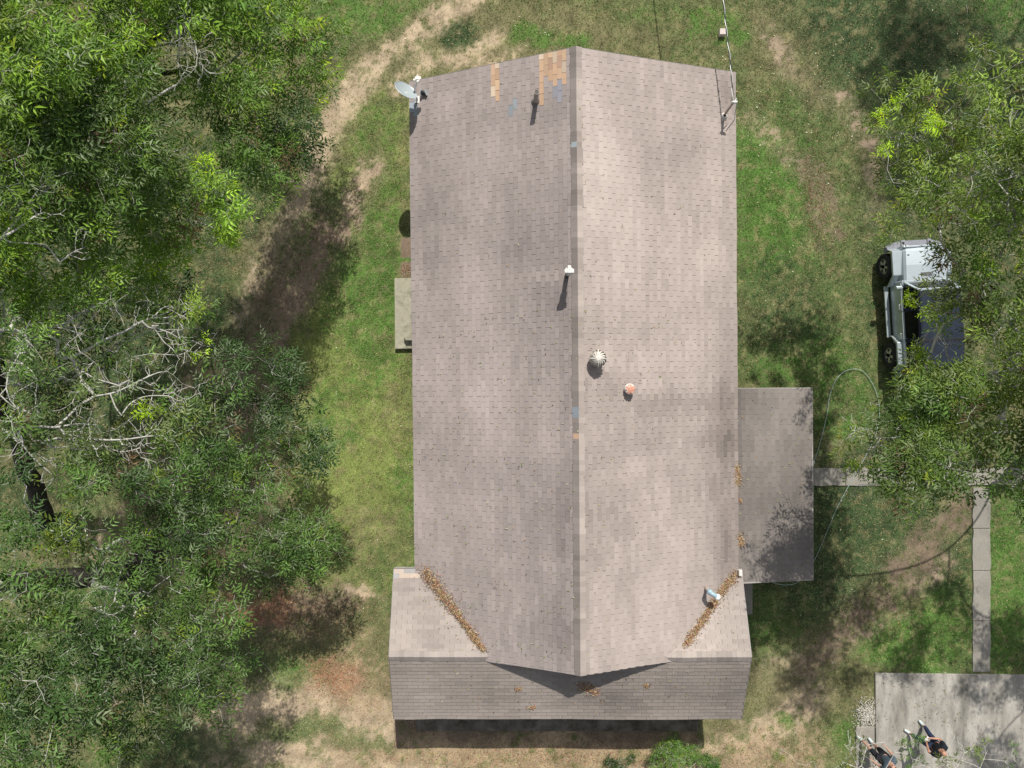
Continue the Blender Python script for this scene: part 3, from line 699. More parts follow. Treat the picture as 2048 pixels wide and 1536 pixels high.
# garden hose
hp = [(1545, 1165), (1570, 1170), (1596, 1164), (1612, 1140), (1628, 1122), (1650, 1073), (1672, 1020), (1690, 985), (1712, 945), (1735, 905), (1752, 868), (1759, 825), (1754, 790), (1742, 762), (1726, 743), (1708, 738), (1688, 744), (1672, 760), (1660, 790), (1654, 828), (1644, 872), (1634, 905), (1628, 922)]
pts = [P(a, b, .06) for a, b in hp]; pts = smooth_path(pts, 8); V, Q = tube_np(pts, .010, 6)
ho = empty('garden_hose', P(1700, 850, 0)); c0 = np.array(ho.location); tag(ho, 'thin pale green hose looping over the grass beside the porch', 'hose')
np_mesh('hose', V - c0, Q, M['hose'], parent=ho, smooth=True)
bm = bmesh.new(); a = P(1628, 922, .07) - ho.location; b = P(1625, 934, .07) - ho.location; add_cyl(bm, a, b, .03, .022, 12); bm_obj('nozzle', bm, M['white_metal'], ho, True)

# ---------------------------------------------------------------- parked car (front towards the top of the picture)
car = empty('parked_car', (13.02, 2.46, 0), R(3.5)); tag(car, 'silver four door off-road vehicle with a dark navy soft top under the right tree', 'car')
def loft(bm, rings, cap=True):
    rr = [[bm.verts.new(p) for p in r] for r in rings]; n = len(rr[0])
    for i in range(len(rr) - 1):
        for k in range(n): bm.faces.new((rr[i][k], rr[i][(k + 1) % n], rr[i + 1][(k + 1) % n], rr[i + 1][k]))
    if cap: bm.faces.new(rr[0][::-1]); bm.faces.new(rr[-1])
def ring(y, w0, w1, z0, z1, r=.05, zoff=0):
    # cross-section: bottom half-width w0, top half-width w1, soft upper corners
    return [(-w0, y, z0), (-w0 - .01, y, (z0 + z1) / 2), (-w1, y, z1 - r), (-w1 + r, y, z1), (0, y, z1 + .02), (w1 - r, y, z1), (w1, y, z1 - r), (w0 + .01, y, (z0 + z1) / 2), (w0, y, z0)]
bm = bmesh.new()
loft(bm, [ring(y, w, w - .02, .48, z1) for y, w, z1 in ((-2.02, .74, 1.08), (-1.98, .77, 1.12), (-.4, .785, 1.13), (.62, .785, 1.13), (.80, .76, 1.12), (.86, .70, 1.10))])
bm_obj('body', bm, M['car'], car)
bm = bmesh.new()
loft(bm, [ring(y, w, w - .015, z0, z1, .06) for y, w, z0, z1 in ((.72, .705, .75, 1.13), (.80, .70, .72, 1.15), (1.3, .67, .66, 1.13), (1.75, .63, .60, 1.08), (1.86, .60, .58, 1.02))])
bm_obj('hood', bm, M['car'], car, False)
bm = bmesh.new()
add_box(bm, (0, .98, 1.158), (.36, .13, .02), .004)
hv = bm_obj('hood_vent', bm, M['bumper'], car)
for k in range(9):
    bm = bmesh.new(); add_box(bm, (-.16 + k * .04, .98, 1.170), (.018, .11, .008)); bm_obj('slot', bm, M['under'], hv)
for s in (-.5, .5):
    bm = bmesh.new(); add_box(bm, (s, 1.62, 1.10), (.05, .03, .03)); bm_obj('hood_catch', bm, M['under'], car)
bm = bmesh.new(); add_box(bm, (0, 1.885, .82), (1.2, .06, .5), .02)
gr = bm_obj('grille', bm, M['car'], car)
bm = bmesh.new()
for k in range(7): add_box(bm, (-.21 + .07 * k, 1.918, .84), (.035, .012, .3), .004)
bm_obj('slot', bm, M['under'], gr)
for s in (-1, 1):
    bm = bmesh.new(); add_cyl(bm, (s * .46, 1.90, .88), (s * .46, 1.94, .88), .095, seg=20); bm_obj('headlight', bm, M['lamp'], car)
# fenders (flares)
def flare(s, y0, ym0, ym1, y1, zt, xin, xout, zlow=.62):
    bm = bmesh.new(); prof = [(y0, zlow), (ym0, zt), (ym1, zt), (y1, zlow + .02)]; t = .05
    top = []; 
    for (y, z) in prof:
        top.append([(s * xin, y, z + .015), (s * xout, y, z - .0), (s * (xout), y, z - .09), (s * (xout - .03), y, z - .09), (s * (xout - .03), y, z - t), (s * xin, y, z - t)])
    loft(bm, top)
    bmesh.ops.bevel(bm, geom=[e for e in bm.edges], offset=.010, segments=1, affect='EDGES')
    bm_obj('fender', bm, M['car'], car)
for s in (-1, 1):
    flare(s, .70, 1.02, 1.78, 1.93, .97, .60, .93); flare(s, -1.98, -1.80, -1.10, -.86, .95, .74, .93)
# bumpers
bm = bmesh.new()
loft(bm, [[(x, y - .10, .50), (x, y + .09, .50), (x, y + .11, .60), (x, y + .07, .70), (x, y - .10, .70)] for x, y in ((-.93, 1.88), (-.72, 1.99), (-.5, 2.05), (.5, 2.05), (.72, 1.99), (.93, 1.88))])
add_box(bm, (-.42, 2.06, .71), (.13, .2, .05), .012); add_box(bm, (.42, 2.06, .71), (.13, .2, .05), .012)
bm_obj('front_bumper', bm, M['bumper'], car)
for s in (-.42, .42):
    bm = bmesh.new(); add_cyl(bm, (s, 2.06, .72), (s, 2.06, .748), .035, seg=12); bm_obj('tow_hook', bm, M['under'], car)
bm = bmesh.new(); add_box(bm, (0, -2.12, .55), (1.6, .18, .2), .04); bm_obj('rear_bumper', bm, M['bumper'], car)
bm = bmesh.new(); add_box(bm, (0, 0, .42), (1.2, 3.8, .16)); add_box(bm, (0, 1.5, .45), (1.0, .9, .3)); bm_obj('chassis', bm, M['under'], car)
# windscreen frame, glass, soft top, side windows
bm = bmesh.new()
def bar(bm, a, b, w=.05, h=.04): a = Vector(a); b = Vector(b); d = b - a; add_box(bm, (0, 0, 0), (d.length, w, h), .008, M=Matrix.Translation((a + b) / 2) @ d.to_track_quat('X', 'Z').to_matrix().to_4x4())
bar(bm, (-.70, .76, 1.15), (-.60, .44, 1.74), .07); bar(bm, (.70, .76, 1.15), (.60, .44, 1.74), .07); bar(bm, (-.63, .44, 1.76), (.63, .44, 1.76), .08); bar(bm, (-.70, .77, 1.15), (.70, .77, 1.15), .07)
bm_obj('windscreen_frame', bm, M['car'], car)
bm = bmesh.new(); vs = [bm.verts.new(p) for p in ((-.66, .74, 1.18), (.66, .74, 1.18), (.57, .46, 1.72), (-.57, .46, 1.72))]; f = bm.faces.new(vs)
r_ = bmesh.ops.extrude_face_region(bm, geom=[f]); [setattr(v_, 'co', v_.co + Vector((0, -.012, -.006))) for v_ in r_['geom'] if isinstance(v_, bmesh.types.BMVert)]
bm_obj('windscreen', bm, M['glass'], car)
bm = bmesh.new()
def rf(y, w, z): return [(-w - .03, y, z - .12), (-w, y, z - .03), (-w + .05, y, z), (-w * .5, y, z + .022), (0, y, z + .028), (w * .5, y, z + .022), (w - .05, y, z), (w, y, z - .03), (w + .03, y, z - .12), (w, y, z - .14), (-w, y, z - .14)]
loft(bm, [rf(y, w, z) for y, w, z in ((.42, .61, 1.78), (.2, .63, 1.81), (-.30, .64, 1.80), (-.33, .64, 1.815), (-.9, .645, 1.815), (-1.4, .64, 1.80), (-1.95, .62, 1.77), (-2.04, .60, 1.72))])
bm_obj('soft_top', bm, M['car_top'], car)
bm = bmesh.new()
for s in (-1, 1):
    for (ya, yb) in ((-1.12, -1.0), (-.17, -.05)):
        vs = [(s * .775, ya, 1.13), (s * .775, yb, 1.13), (s * .655, yb, 1.70), (s * .655, ya, 1.70)]
        vi = [(p[0] - s * .05, p[1], p[2]) for p in vs]
        bm = bmesh.new(); loft(bm, [vs, vi]); bm_obj('pillar', bm, M['car_top'], car)
for yy in (-.32, -1.12):
    bm = bmesh.new(); loft(bm, [rf(yy + dy, .648, 1.822) for dy in (-.022, .022)]); bm_obj('roof_seam', bm, M['under'], car)
bm = bmesh.new(); add_box(bm, (0, -2.02, 1.45), (1.28, .04, .62), .01); bm_obj('rear_panel', bm, M['car_top'], car)
for s in (-1, 1):
    for (y0, y1, yt) in ((-.04, .66, .36), (-.99, -.18, -.18), (-1.98, -1.13, -1.13)):
        a = [(s * .768, y0, 1.14), (s * .768, y1, 1.14), (s * .648, yt, 1.68), (s * .648, y0, 1.68)]
        bm = bmesh.new(); loft(bm, [a, [(p[0] - s * .015, p[1], p[2]) for p in a]]); bm_obj('window', bm, M['glass'], car)
for s in (-1, 1):
    for (yc, L) in ((.30, .86), (-.60, .84)):
        bm = bmesh.new(); add_box(bm, (s * .797, yc, .84), (.022, L, .54), .008); d_ = bm_obj('door', bm, M['car'], car)
        bm = bmesh.new(); add_box(bm, (s * .825, yc - .3, 1.00), (.04, .16, .05), .01); bm_obj('handle', bm, M['rim'], d_)
    bm = bmesh.new(); add_box(bm, (s * .93, .60, 1.20), (.19, .10, .16), .03); add_box(bm, (s * .82, .60, 1.17), (.08, .04, .04)); bm_obj('side_mirror', bm, M['car'], car)
    bm = bmesh.new(); add_box(bm, (s * .90, -.08, .44), (.13, 1.66, .06), .02); bm_obj('side_step', bm, M['car'], car)
    bm = bmesh.new(); add_box(bm, (s * .70, -2.05, .95), (.14, .05, .22), .01); bm_obj('tail_light', bm, M['red'], car)
def wheel(x, y, z, s, steer=0, flat=False):
    w = empty('wheel', (x, y, z)); w.parent = car
    w.rotation_euler = (0, 0, steer) if not flat else (0, 0, R(90))
    rot = Matrix.Rotation(R(90), 4, 'Y')
    bm = bmesh.new(); add_lathe(bm, [(.24, -.10), (.26, -.125), (.37, -.125), (.40, -.10), (.405, 0), (.40, .10), (.37, .125), (.26, .125), (.24, .10), (.24, -.10)], M=rot, seg=36); bm_obj('tyre', bm, M['tyre'], w, True)
    bm = bmesh.new(); xo = s * .10
    add_cyl(bm, (-.09, 0, 0), (.09, 0, 0), .2, seg=28); bm2 = bm
    bm_obj('hub', bm2, M['under'], w)
    bm = bmesh.new()
    add_lathe(bm, [(.245, xo - s * .04), (.255, xo), (.225, xo + s * .005), (.215, xo - s * .04)], M=rot, seg=32)
    for k in range(5):
        a = R(72 * k + 18); add_box(bm, (0, 0, 0), (.03, .075, .17), .012, top=(1, 1.3), M=Matrix.Translation((xo, 0, 0)) @ Matrix.Rotation(a, 4, 'X') @ Matrix.Translation((0, 0, .13)))
    add_cyl(bm, (xo - .02, 0, 0), (xo + s * .02, 0, 0), .06, seg=16); bm_obj('rim', bm, M['rim'], w)
for (x, y, s, st_) in ((-.81, 1.40, -1, R(4)), (.81, 1.40, 1, R(4)), (-.81, -1.48, -1, 0), (.81, -1.48, 1, 0)): wheel(x, y, .405, s, st_)
wheel(0, -2.28, .98, -1, flat=True)

# ---------------------------------------------------------------- people
def skin_mesh(name, nodes, edges, mat, parent, root=0, sub=2):
    me = bpy.data.meshes.new(name); me.from_pydata([n[0] for n in nodes], edges, []); me.update()
    o = bpy.data.objects.new(name, me); COL.objects.link(o)
    m = o.modifiers.new('s', 'SKIN'); m.use_smooth_shade = True
    for i, n in enumerate(nodes):
        sv = me.skin_vertices[0].data[i]; r = n[1]; sv.radius = r if isinstance(r, tuple) else (r, r); sv.use_root = (i == root)
    s = o.modifiers.new('d', 'SUBSURF'); s.levels = sub; s.render_levels = sub
    dg = bpy.context.evaluated_depsgraph_get(); ev = o.evaluated_get(dg); m2 = bpy.data.meshes.new_from_object(ev)
    bpy.data.objects.remove(o); me2 = m2
    if parent == 'mesh': return me2
    me2.materials.clear(); me2.materials.append(mat)
    for p in me2.polygons: p.use_smooth = True
    return link(name, me2, parent)
def merge(name, meshes, mat, parent):
    bm = bmesh.new()
    for m in meshes: bm.from_mesh(m)
    return bm_obj(name, bm, mat, parent, True)
def person(name_label, loc_, rz, hf, shirt, bottom, skin, shorts, hair, bald, wR, wL, feet, lean=.22, grip=True, group=None):
    """local axes: facing +Y. feet: (left ankle, right ankle), wR/wL wrist targets"""
    p = empty('person', loc_, rz); tag(p, name_label, 'person', group)
    S = hf / 1.75; v = lambda x, y, z: (x * S, y * S, z * S)
    pel = (0, -.02, .95); ch = (0, lean * .55, 1.28); up = (0, lean * .75, 1.42); nk = (0, lean * .92, 1.52); hd = (0, lean * 1.15 + .01, 1.64)
    nodes = []; edges = []
    def add(pos, r, par=None):
        nodes.append((v(*pos), r if not isinstance(r, float) else r * S)); i = len(nodes) - 1
        if par is not None: edges.append((par, i))
        return i
    ip = add(pel, (.15, .11)); sp_ = add((0, lean * .25, 1.10), (.135, .10), ip); ic = add(ch, (.16, .11), sp_); iu = add(up, (.13, .09), ic)
    ink = add(nk, .058, iu); ih = add((hd[0], hd[1] - .01, hd[2]), (.082, .095), ink); add((0, hd[1] + .005, 1.735), (.066, .08), ih)
    lw = {}
    for s, wt, ft in ((-1, wL, feet[0]), (1, wR, feet[1])):
        sh = add((s * .18, up[1], 1.42), .065, iu)
        el_ = (s * .27, up[1] - .03 + (wt[1] - up[1]) * .30, 1.15); el = add(el_, .042, sh); wr_ = add(wt, .028, el)
        d = Vector(wt) - Vector(el_); d.normalize(); pm = Vector(wt) + d * .07; add(tuple(pm), (.038, .022), wr_); lw[s] = (Vector(wt), d, pm)
        hp_ = add((s * .10, -.01, .88), .092, ip); kn = (s * .10 + (ft[0] - s * .10) * .5, ft[1] * .45 + .05, .50)
        k_ = add(kn, .058, hp_); cf = add((kn[0] * .6 + ft[0] * .4, kn[1] * .6 + ft[1] * .4 - .02, .36), .055, k_); an = add((ft[0], ft[1], .10), .036, cf)
        heel = add((ft[0], ft[1] - .02, .05), .036, an); add((ft[0] + s * .03, ft[1] + .15, .035), .03, heel)
    meshes = [skin_mesh('b', nodes, edges, None, 'mesh')]
    for s in (-1, 1):                                  # five fingers per hand, curled round the held thing
        wt, d, pm = lw[s]; side = d.cross(Vector((0, 0, 1))).normalized(); upv = side.cross(d).normalized(); inn = Vector((-s, 0, 0))
        for k, (off, ln) in enumerate(((-.03, .065), (-.010, .078), (.010, .075), (.028, .06))):
            a = pm + side * off + d * .01; b = a + d * ln * .5 - upv * .012; c = b + d * ln * .25 - upv * .03 + inn * .012; e_ = c - d * ln * .15 - upv * .016 + inn * .014
            meshes.append(skin_mesh('f', [(v(*q_), r2 * S) for q_, r2 in ((a, .010), (b, .009), (c, .0085), (e_, .007))], [(0, 1), (1, 2), (2, 3)], None, 'mesh', sub=1))
        a = pm + side * (-.035 * (1 if (side.x * -s) > 0 else -1)) * -1 - d * .03; b = a + inn * .03 + d * .03; c = b + d * .03 + inn * .01
        meshes.append(skin_mesh('f', [(v(*a), .012 * S), (v(*b), .011 * S), (v(*c), .009 * S)], [(0, 1), (1, 2)], None, 'mesh', sub=1))
    # nose and ears
    fy_ = hd[1] + .095
    meshes.append(skin_mesh('n', [(v(0, fy_ - .01, 1.665), .010 * S), (v(0, fy_ + .018, 1.625), .013 * S)], [(0, 1)], None, 'mesh', sub=1))
    for s in (-1, 1): meshes.append(skin_mesh('e', [(v(s * .083, hd[1] - .005, 1.66), .012 * S), (v(s * .088, hd[1] - .012, 1.62), .010 * S)], [(0, 1)], None, 'mesh', sub=1))
    merge('body', meshes, skin, p)
    for s in (-1, 1):
        bm = bmesh.new(); bmesh.ops.create_uvsphere(bm, u_segments=10, v_segments=8, radius=.011 * S, matrix=Matrix.Translation(v(s * .032, fy_ - .012, 1.66))); bm_obj('eye', bm, M['hair'], p, True)
    bm = bmesh.new(); add_box(bm, v(0, fy_ - .002, 1.585), (.05 * S, .012 * S, .01 * S), .003); bm_obj('mouth', bm, M['rust'], p)
    # shirt
    nodes = []; edges = []
    a = add((0, -.02, .90), (.165, .13)); b = add((0, lean * .25, 1.10), (.155, .125), a); c = add(ch, (.182, .132), b); d_ = add(up, (.15, .11), c); add((0, nk[1] - .01, 1.475), .075, d_)
    for s, wt in ((-1, wL), (1, wR)):
        sh = add((s * .185, up[1], 1.425), .086, d_); el_ = (s * .27, up[1] - .03 + (wt[1] - up[1]) * .30, 1.15)
        add(tuple(Vector((s * .18, up[1], 1.42)).lerp(Vector(el_), .75)), .064, sh)
    skin_mesh('shirt', nodes, edges, shirt, p)
    nodes = []; edges = []
    a = add((0, -.02, .96), (.158, .122))
    for s, ft in ((-1, feet[0]), (1, feet[1])):
        hp_ = add((s * .10, -.01, .87), .108, a); kn = (s * .10 + (ft[0] - s * .10) * .5, ft[1] * .45 + .05, .50)
        k_ = add(kn, .085 if shorts else .074, hp_)
        if not shorts:
            cf = add((kn[0] * .6 + ft[0] * .4, kn[1] * .6 + ft[1] * .4 - .02, .34), .070, k_); add((ft[0], ft[1], .14), .060, cf)
    skin_mesh('shorts' if shorts else 'trousers', nodes, edges, bottom, p)
    for s, ft in ((-1, feet[0]), (1, feet[1])):
        nodes = []; edges = []
        a = add((ft[0], ft[1], .12), .045); b = add((ft[0], ft[1] - .03, .05), .05, a); c = add((ft[0] + s * .012, ft[1] + .08, .05), .052, b); add((ft[0] + s * .03, ft[1] + .19, .04), .042, c)
        skin_mesh('shoe', nodes, edges, M['shoe'], p)
    if not bald:
        skin_mesh('hair', [(v(0, hd[1] - .045, 1.66), (.088 * S, .075 * S)), (v(0, hd[1] - .02, 1.745), (.075 * S, .078 * S)), (v(0, hd[1] + .035, 1.765), (.05 * S, .035 * S))], [(0, 1), (1, 2)], hair, p)
    return p
def face_angle(dx, dy): return math.atan2(dy, dx) - math.pi / 2
# bald man with a remote controller
fA = face_angle(-.76, .65)
pA = Vector((13.32, -11.40, .07))
inv = Matrix.Rotation(-fA, 4, 'Z')
fl = [inv @ (P(1818, 1465, .1) - pA), inv @ (P(1845, 1449, .1) - pA)]
fl = sorted(fl, key=lambda q: q.x)
person('bald man in black shirt and navy jeans holding a remote on the driveway', pA, fA, 1.75, M['black_shirt'], M['jeans'], M['skin'], False, M['hair'], True,
       (.10, .42, 1.13), (-.10, .42, 1.13), ((fl[0].x, fl[0].y, 0), (fl[1].x, fl[1].y, 0)), lean=.20)
rc = empty('remote_controller', pA + Matrix.Rotation(fA, 3, 'Z') @ Vector((0, .50, 1.12)), fA); tag(rc, 'white and black remote controller held by the bald man', 'controller')
bm = bmesh.new(); add_box(bm, (0, 0, 0), (.17, .10, .05), .015); bm_obj('case', bm, M['white_metal'], rc)
bm = bmesh.new(); add_box(bm, (0, .06, .05), (.13, .012, .09), .004, M=Matrix.Rotation(R(-25), 4, 'X')); bm_obj('screen', bm, M['black'], rc)
for s in (-1, 1):
    bm = bmesh.new(); add_cyl(bm, (s * .045, -.01, .02), (s * .045, -.01, .05), .008, .012, 10); bm_obj('stick', bm, M['black'], rc)
fB = face_angle(-.70, .70); pB = Vector((11.70, -11.78, .055)); inv = Matrix.Rotation(-fB, 4, 'Z')
fl = sorted([inv @ (P(1723, 1479, .1) - pB), inv @ (P(1744, 1485, .1) - pB)], key=lambda q: q.x)
person('dark haired man in slate grey shirt and charcoal shorts at the driveway edge', pB, fB, 1.76, M['grey_shirt'], M['shorts'], M['skin_pale'], True, M['hair'], False,
       (.30, .20, .95), (-.30, .18, .95), ((fl[0].x, fl[0].y, 0), (fl[1].x, fl[1].y, 0)), lean=.10)

# ---------------------------------------------------------------- trees
def frusta(A, B, ra, rb, k):
    A = np.asarray(A); B = np.asarray(B); d = B - A; L = np.linalg.norm(d, axis=1, keepdims=True) + 1e-9; T = d / L
    ref = np.tile([0, 0, 1.0], (len(A), 1)); ref[np.abs(T[:, 2]) > .9] = [1, 0, 0]
    U = np.cross(T, ref); U /= np.linalg.norm(U, axis=1, keepdims=True); W = np.cross(T, U)
    an = np.arange(k) * 2 * np.pi / k; c = np.cos(an)[None, :, None]; s = np.sin(an)[None, :, None]
    dirs = c * U[:, None] + s * W[:, None]
    V = np.concatenate([A[:, None] + dirs * ra[:, None, None], (B + T * np.minimum(rb[:, None] * .5, .03))[:, None] + dirs * rb[:, None, None]], 1).reshape(-1, 3)
    n = np.arange(len(A))[:, None] * 2 * k; j = np.arange(k)[None]; j2 = (j + 1) % k
    return V, np.stack([n + j, n + j2, n + k + j2, n + k + j], -1).reshape(-1, 4)

def norm(a): return a / (np.linalg.norm(a, axis=-1, keepdims=True) + 1e-9)

def leaf_mesh(org, dirs, Ls, cols, rg, leaflets=9, wid=.27):
    """compound leaves: org (N,3), dirs (N,3), Ls (N), cols (N,3)"""
    N = len(org); up = norm(np.stack([rg.normal(0, .35, N), rg.normal(0, .35, N), np.ones(N)], -1))
    side = norm(np.cross(dirs, up)); upn = norm(np.cross(side, dirs))
    npair = leaflets // 2
    Vs, Cs = [], []
    for j in range(leaflets):
        if j < 2 * npair: t = .22 + .70 * (j // 2) / (npair - .3); sg = 1 if j % 2 else -1
        else: t = 1.0; sg = 0
        prof = .62 + .38 * math.sin(math.pi * min(1, t * .9 + .12))
        o = org + dirs * (Ls * t)[:, None] - np.array([0, 0, 1.]) * (Ls * t * t * .22)[:, None]
        fw = .50 + .35 * t if sg else 1.0
        dd = norm(rg.normal(0, .2, (N, 3)) + dirs * fw + side * sg * (.95 if sg else 0) - upn * rg.uniform(.0, .55, N)[:, None] - np.array([0, 0, 1.]) * .12)
        l = Ls * .46 * prof * rg.uniform(.6, 1.25, N); w = l * wid * .5 * rg.uniform(.85, 1.15, N)
        lat = norm(np.cross(dd, upn)); lup = norm(np.cross(lat, dd))
        mid = o + dd * (l * .42)[:, None]; tip = o + dd * l[:, None] - lup * (l * .16)[:, None]
        L_ = mid + lat * w[:, None] + lup * (w * .35)[:, None]; R_ = mid - lat * w[:, None] + lup * (w * .35)[:, None]
        Vs.append(np.stack([o, R_, tip, L_], 1)); c = cols * rg.uniform(.85, 1.15, N)[:, None]; Cs.append(np.repeat(c[:, None], 4, 1))
    V = np.stack(Vs, 1).reshape(-1, 3); Cc = np.stack(Cs, 1).reshape(-1, 3)
    n = np.arange(len(V) // 4)[:, None] * 4
    Fc = np.concatenate([n + np.array([0, 1, 2]), n + np.array([0, 2, 3])], 0)
    return V, Fc, Cc

def in_poly(x, y, poly):
    c = np.zeros(np.shape(x), bool); n = len(poly)
    for i in range(n):
        x1, y1 = poly[i]; x2, y2 = poly[(i + 1) % n]
        c ^= ((y1 > y) != (y2 > y)) & (x < (x2 - x1) * (y - y1) / (y2 - y1 + 1e-9) + x1)
    return c
def clusters_in(poly, n, zf, rr, rg, mind, holes=(), sprays=26, leafp=1.0, col=None):
    xs_ = [p[0] for p in poly]; ys2 = [p[1] for p in poly]; out = []; tries = 0; pts = []
    while len(out) < n and tries < 6000:
        tries += 1; x = rg.uniform(min(xs_), max(xs_)); y = rg.uniform(min(ys2), max(ys2))
        if not in_poly(x, y, poly): continue
        if any(in_poly(x, y, h) for h in holes): continue
        if pts and min((x - a) ** 2 + (y - b) ** 2 for a, b in pts) < mind ** 2: continue
        pts.append((x, y)); z = zf(x, y) + rg.uniform(-1.0, .6); r = rg.uniform(*rr)
        out.append(dict(c=np.array(P(x, y, z)), r=r, n=int(sprays * (r / .8) ** 2 * rg.uniform(.8, 1.2)), lp=leafp, col=col, k=rg.uniform(.62, 1.3)))
    return out
def CL(x, y, z, r, n, lp=1.0, col=None, k=1.0): return dict(c=np.array(P(x, y, z)), r=r, n=n, lp=lp, col=col, k=k)

def build_tree(name, label, trunk, clusters, base_col, alt_col, seed, r0=.0055, per=5, Lr=(.26, .42), dead=.06, cat='tree', leaflets=7, plw=.28, trunk_r=.25, limbs=(), droop=.5, barkr=.06, maxr=.34, twigm='twig', expn=.44):
    rg = np.random.default_rng(seed)
    pos = [np.array(trunk[0], float)]; par = [-1]; plen = [0.]
    def add(p, pa): pos.append(np.array(p, float)); par.append(pa); plen.append(plen[pa] + np.linalg.norm(pos[-1] - pos[pa])); return len(pos) - 1
    def go(pa, q, jit=.10, st=.45, bow=.0):
        jit = jit * .8
        a = pos[pa]; q = np.array(q, float); L = np.linalg.norm(q - a); n = max(1, int(L / st)); prev = pa
        off = rg.normal(0, jit * L * .7, 3); off2 = rg.normal(0, jit * L * .35, 3); 
        for i in range(1, n + 1):
            t = i / n; p = a + (q - a) * t + off * math.sin(math.pi * t) * (i < n) + off2 * math.sin(2 * math.pi * t) + (rg.normal(0, jit * .10, 3) if i < n else 0)
            p[2] += bow * L * math.sin(math.pi * t)
            prev = add(p, prev)
        return prev
    cur = 0
    for t in trunk[1:]: cur = go(cur, t, .04, .6)
    fork0 = len(pos) - 1; start = max(0, fork0 - 3)
    lrad = {}
    for pts_, z0, z1, ra_, rb_ in limbs:
        q = [np.array(P(a_, b_, z0 + (z1 - z0) * i / max(1, len(pts_) - 1))) for i, (a_, b_) in enumerate(pts_)]
        q = [np.array(t_) for t_ in smooth_path(q, 4)]
        d = np.linalg.norm(np.array(pos[start:]) - q[0], axis=1) + .15 * (np.array(plen[start:]) - plen[start]); pa = start + int(np.argmin(d))
        n0 = len(pos); cur = go(pa, q[0], .10, .25, .03)
        for k in range(n0, len(pos)): lrad[k] = ra_
        mem_ = []
        for i, t_ in enumerate(q[1:]):
            cur = add(t_, cur); lrad[cur] = ra_ + (rb_ - ra_) * i / len(q); mem_.append(cur)
        for k in mem_[2:]:
            if rg.random() < .55:
                dd = pos[k] - pos[par[k]]; dd = norm(dd); sdv = norm(np.cross(dd, [0, 0, 1]) * rg.choice([-1, 1]) + dd * .8 + np.array([0, 0, rg.uniform(-.2, .5)]))
                L_ = rg.uniform(.2, .55); n1 = len(pos); e_ = go(k, pos[k] + sdv * L_, .2, .09)
                for kk in range(n1, len(pos)): lrad[kk] = .0065
                if rg.random() < .7:
                    m1 = (n1 + len(pos)) // 2; m1 = min(m1, len(pos) - 1); n2 = len(pos); go(m1, pos[m1] + norm(sdv + rg.normal(0, .5, 3)) * L_ * .6, .2, .09)
                    for kk in range(n2, len(pos)): lrad[kk] = .005
    order = sorted(clusters, key=lambda c: np.linalg.norm(c['c'] - pos[fork0]))
    ORG, DIR, LEN, COLS = [], [], [], []
    for c in order:
        P_ = np.array(pos[start:]); pl = np.array(plen[start:]) - plen[start]
        tgt = c['c'] - np.array([0, 0, c['r'] * .35])
        d = np.linalg.norm(P_ - tgt, axis=1) + plw * pl + 1.2 * np.maximum(0, P_[:, 2] - tgt[2] - .2)
        pa = start + int(np.argmin(d)); cn = go(pa, tgt, .16, .22, .05)
        first = len(pos) - 1; mem = [cn, par[cn] if par[cn] >= 0 else cn]
        fq = float(fbm(np.array(c['c'][0]), np.array(c['c'][1]), 3, .45, seed)) ; mixp = np.clip((fq - .35) * 3.3 + rg.normal(0, .15), 0, 1)
        for _ in range(c['n']):
            u = norm(rg.normal(0, 1, 3)); u[2] = abs(u[2]) * rg.choice([1, 1, 1, -.5]); q = c['c'] + u * c['r'] * rg.uniform(.45, 1.12) * np.array([1, 1, .7])
            mp_ = np.array([pos[m] for m in mem]); b = int(np.argmin(np.linalg.norm(mp_ - q, axis=1) + .35 * np.linalg.norm(mp_ - pos[cn], axis=1)))
            e = go(mem[b], q, .16, .13); mem.append(e)
            if par[e] != mem[b]: mem.append(par[e])
            if rg.random() < c['lp']:
                m_ = per + rg.integers(-1, 2); out = norm(q - (c['c'] - np.array([0, 0, c['r'] * .8]))); az0 = rg.uniform(0, 6.28)
                isdead = rg.random() < dead * .25; tm = np.clip(mixp + rg.normal(0, .28), 0, 1); tcol = (np.array(c['col']) if c['col'] is not None else np.array(base_col) * tm + np.array(alt_col) * (1 - tm)) * rg.uniform(.62, 1.3) * c['k']
                for k in range(m_):
                    az = az0 + 2.4 * k + rg.normal(0, .25); h = np.array([math.cos(az), math.sin(az), rg.uniform(-.35, .25)])
                    dv = norm(h + out * .75 - np.array([0, 0, droop * .25])); ORG.append(q - norm(out) * .03 * k); DIR.append(dv); LEN.append(rg.uniform(*Lr) * (.8 + .25 * c['k']) * rg.uniform(.75, 1.15) * (.62 if c['col'] is LIME else 1))
                    hc = tcol * rg.uniform(.8, 1.2)
                    if isdead: hc = np.array([.16, .11, .06]) * rg.uniform(.7, 1.2)
                    elif rg.random() < .10: hc = hc * .35 + np.array([.15, .18, .11])
                    elif rg.random() < .04: hc = hc * np.array([1.7, 1.35, .7])
                    COLS.append(hc)
    n = len(pos); cnt = np.zeros(n)
    child = np.zeros(n, int)
    for i in range(1, n): child[par[i]] += 1
    cnt[child == 0] = 1
    for i in range(n - 1, 0, -1): cnt[par[i]] += cnt[i]
    rad = np.minimum(r0 * cnt ** expn, maxr); ft = plen[fork0]; rad[:fork0 + 1] = np.maximum(rad[:fork0 + 1], [trunk_r * (1 - .35 * plen[k] / ft) for k in range(fork0 + 1)])
    for k_, v_ in lrad.items(): rad[k_] = max(rad[k_], v_) if v_ > .02 else min(max(rad[k_], v_), .03)
    for i in range(1, n): rad[i] = min(rad[i], rad[par[i]]) if not (i in lrad and par[i] in lrad) else rad[i]
    pos = np.array(pos); par_ = np.array(par[1:]); ch = np.arange(1, n)
    fl = pos[0].copy()
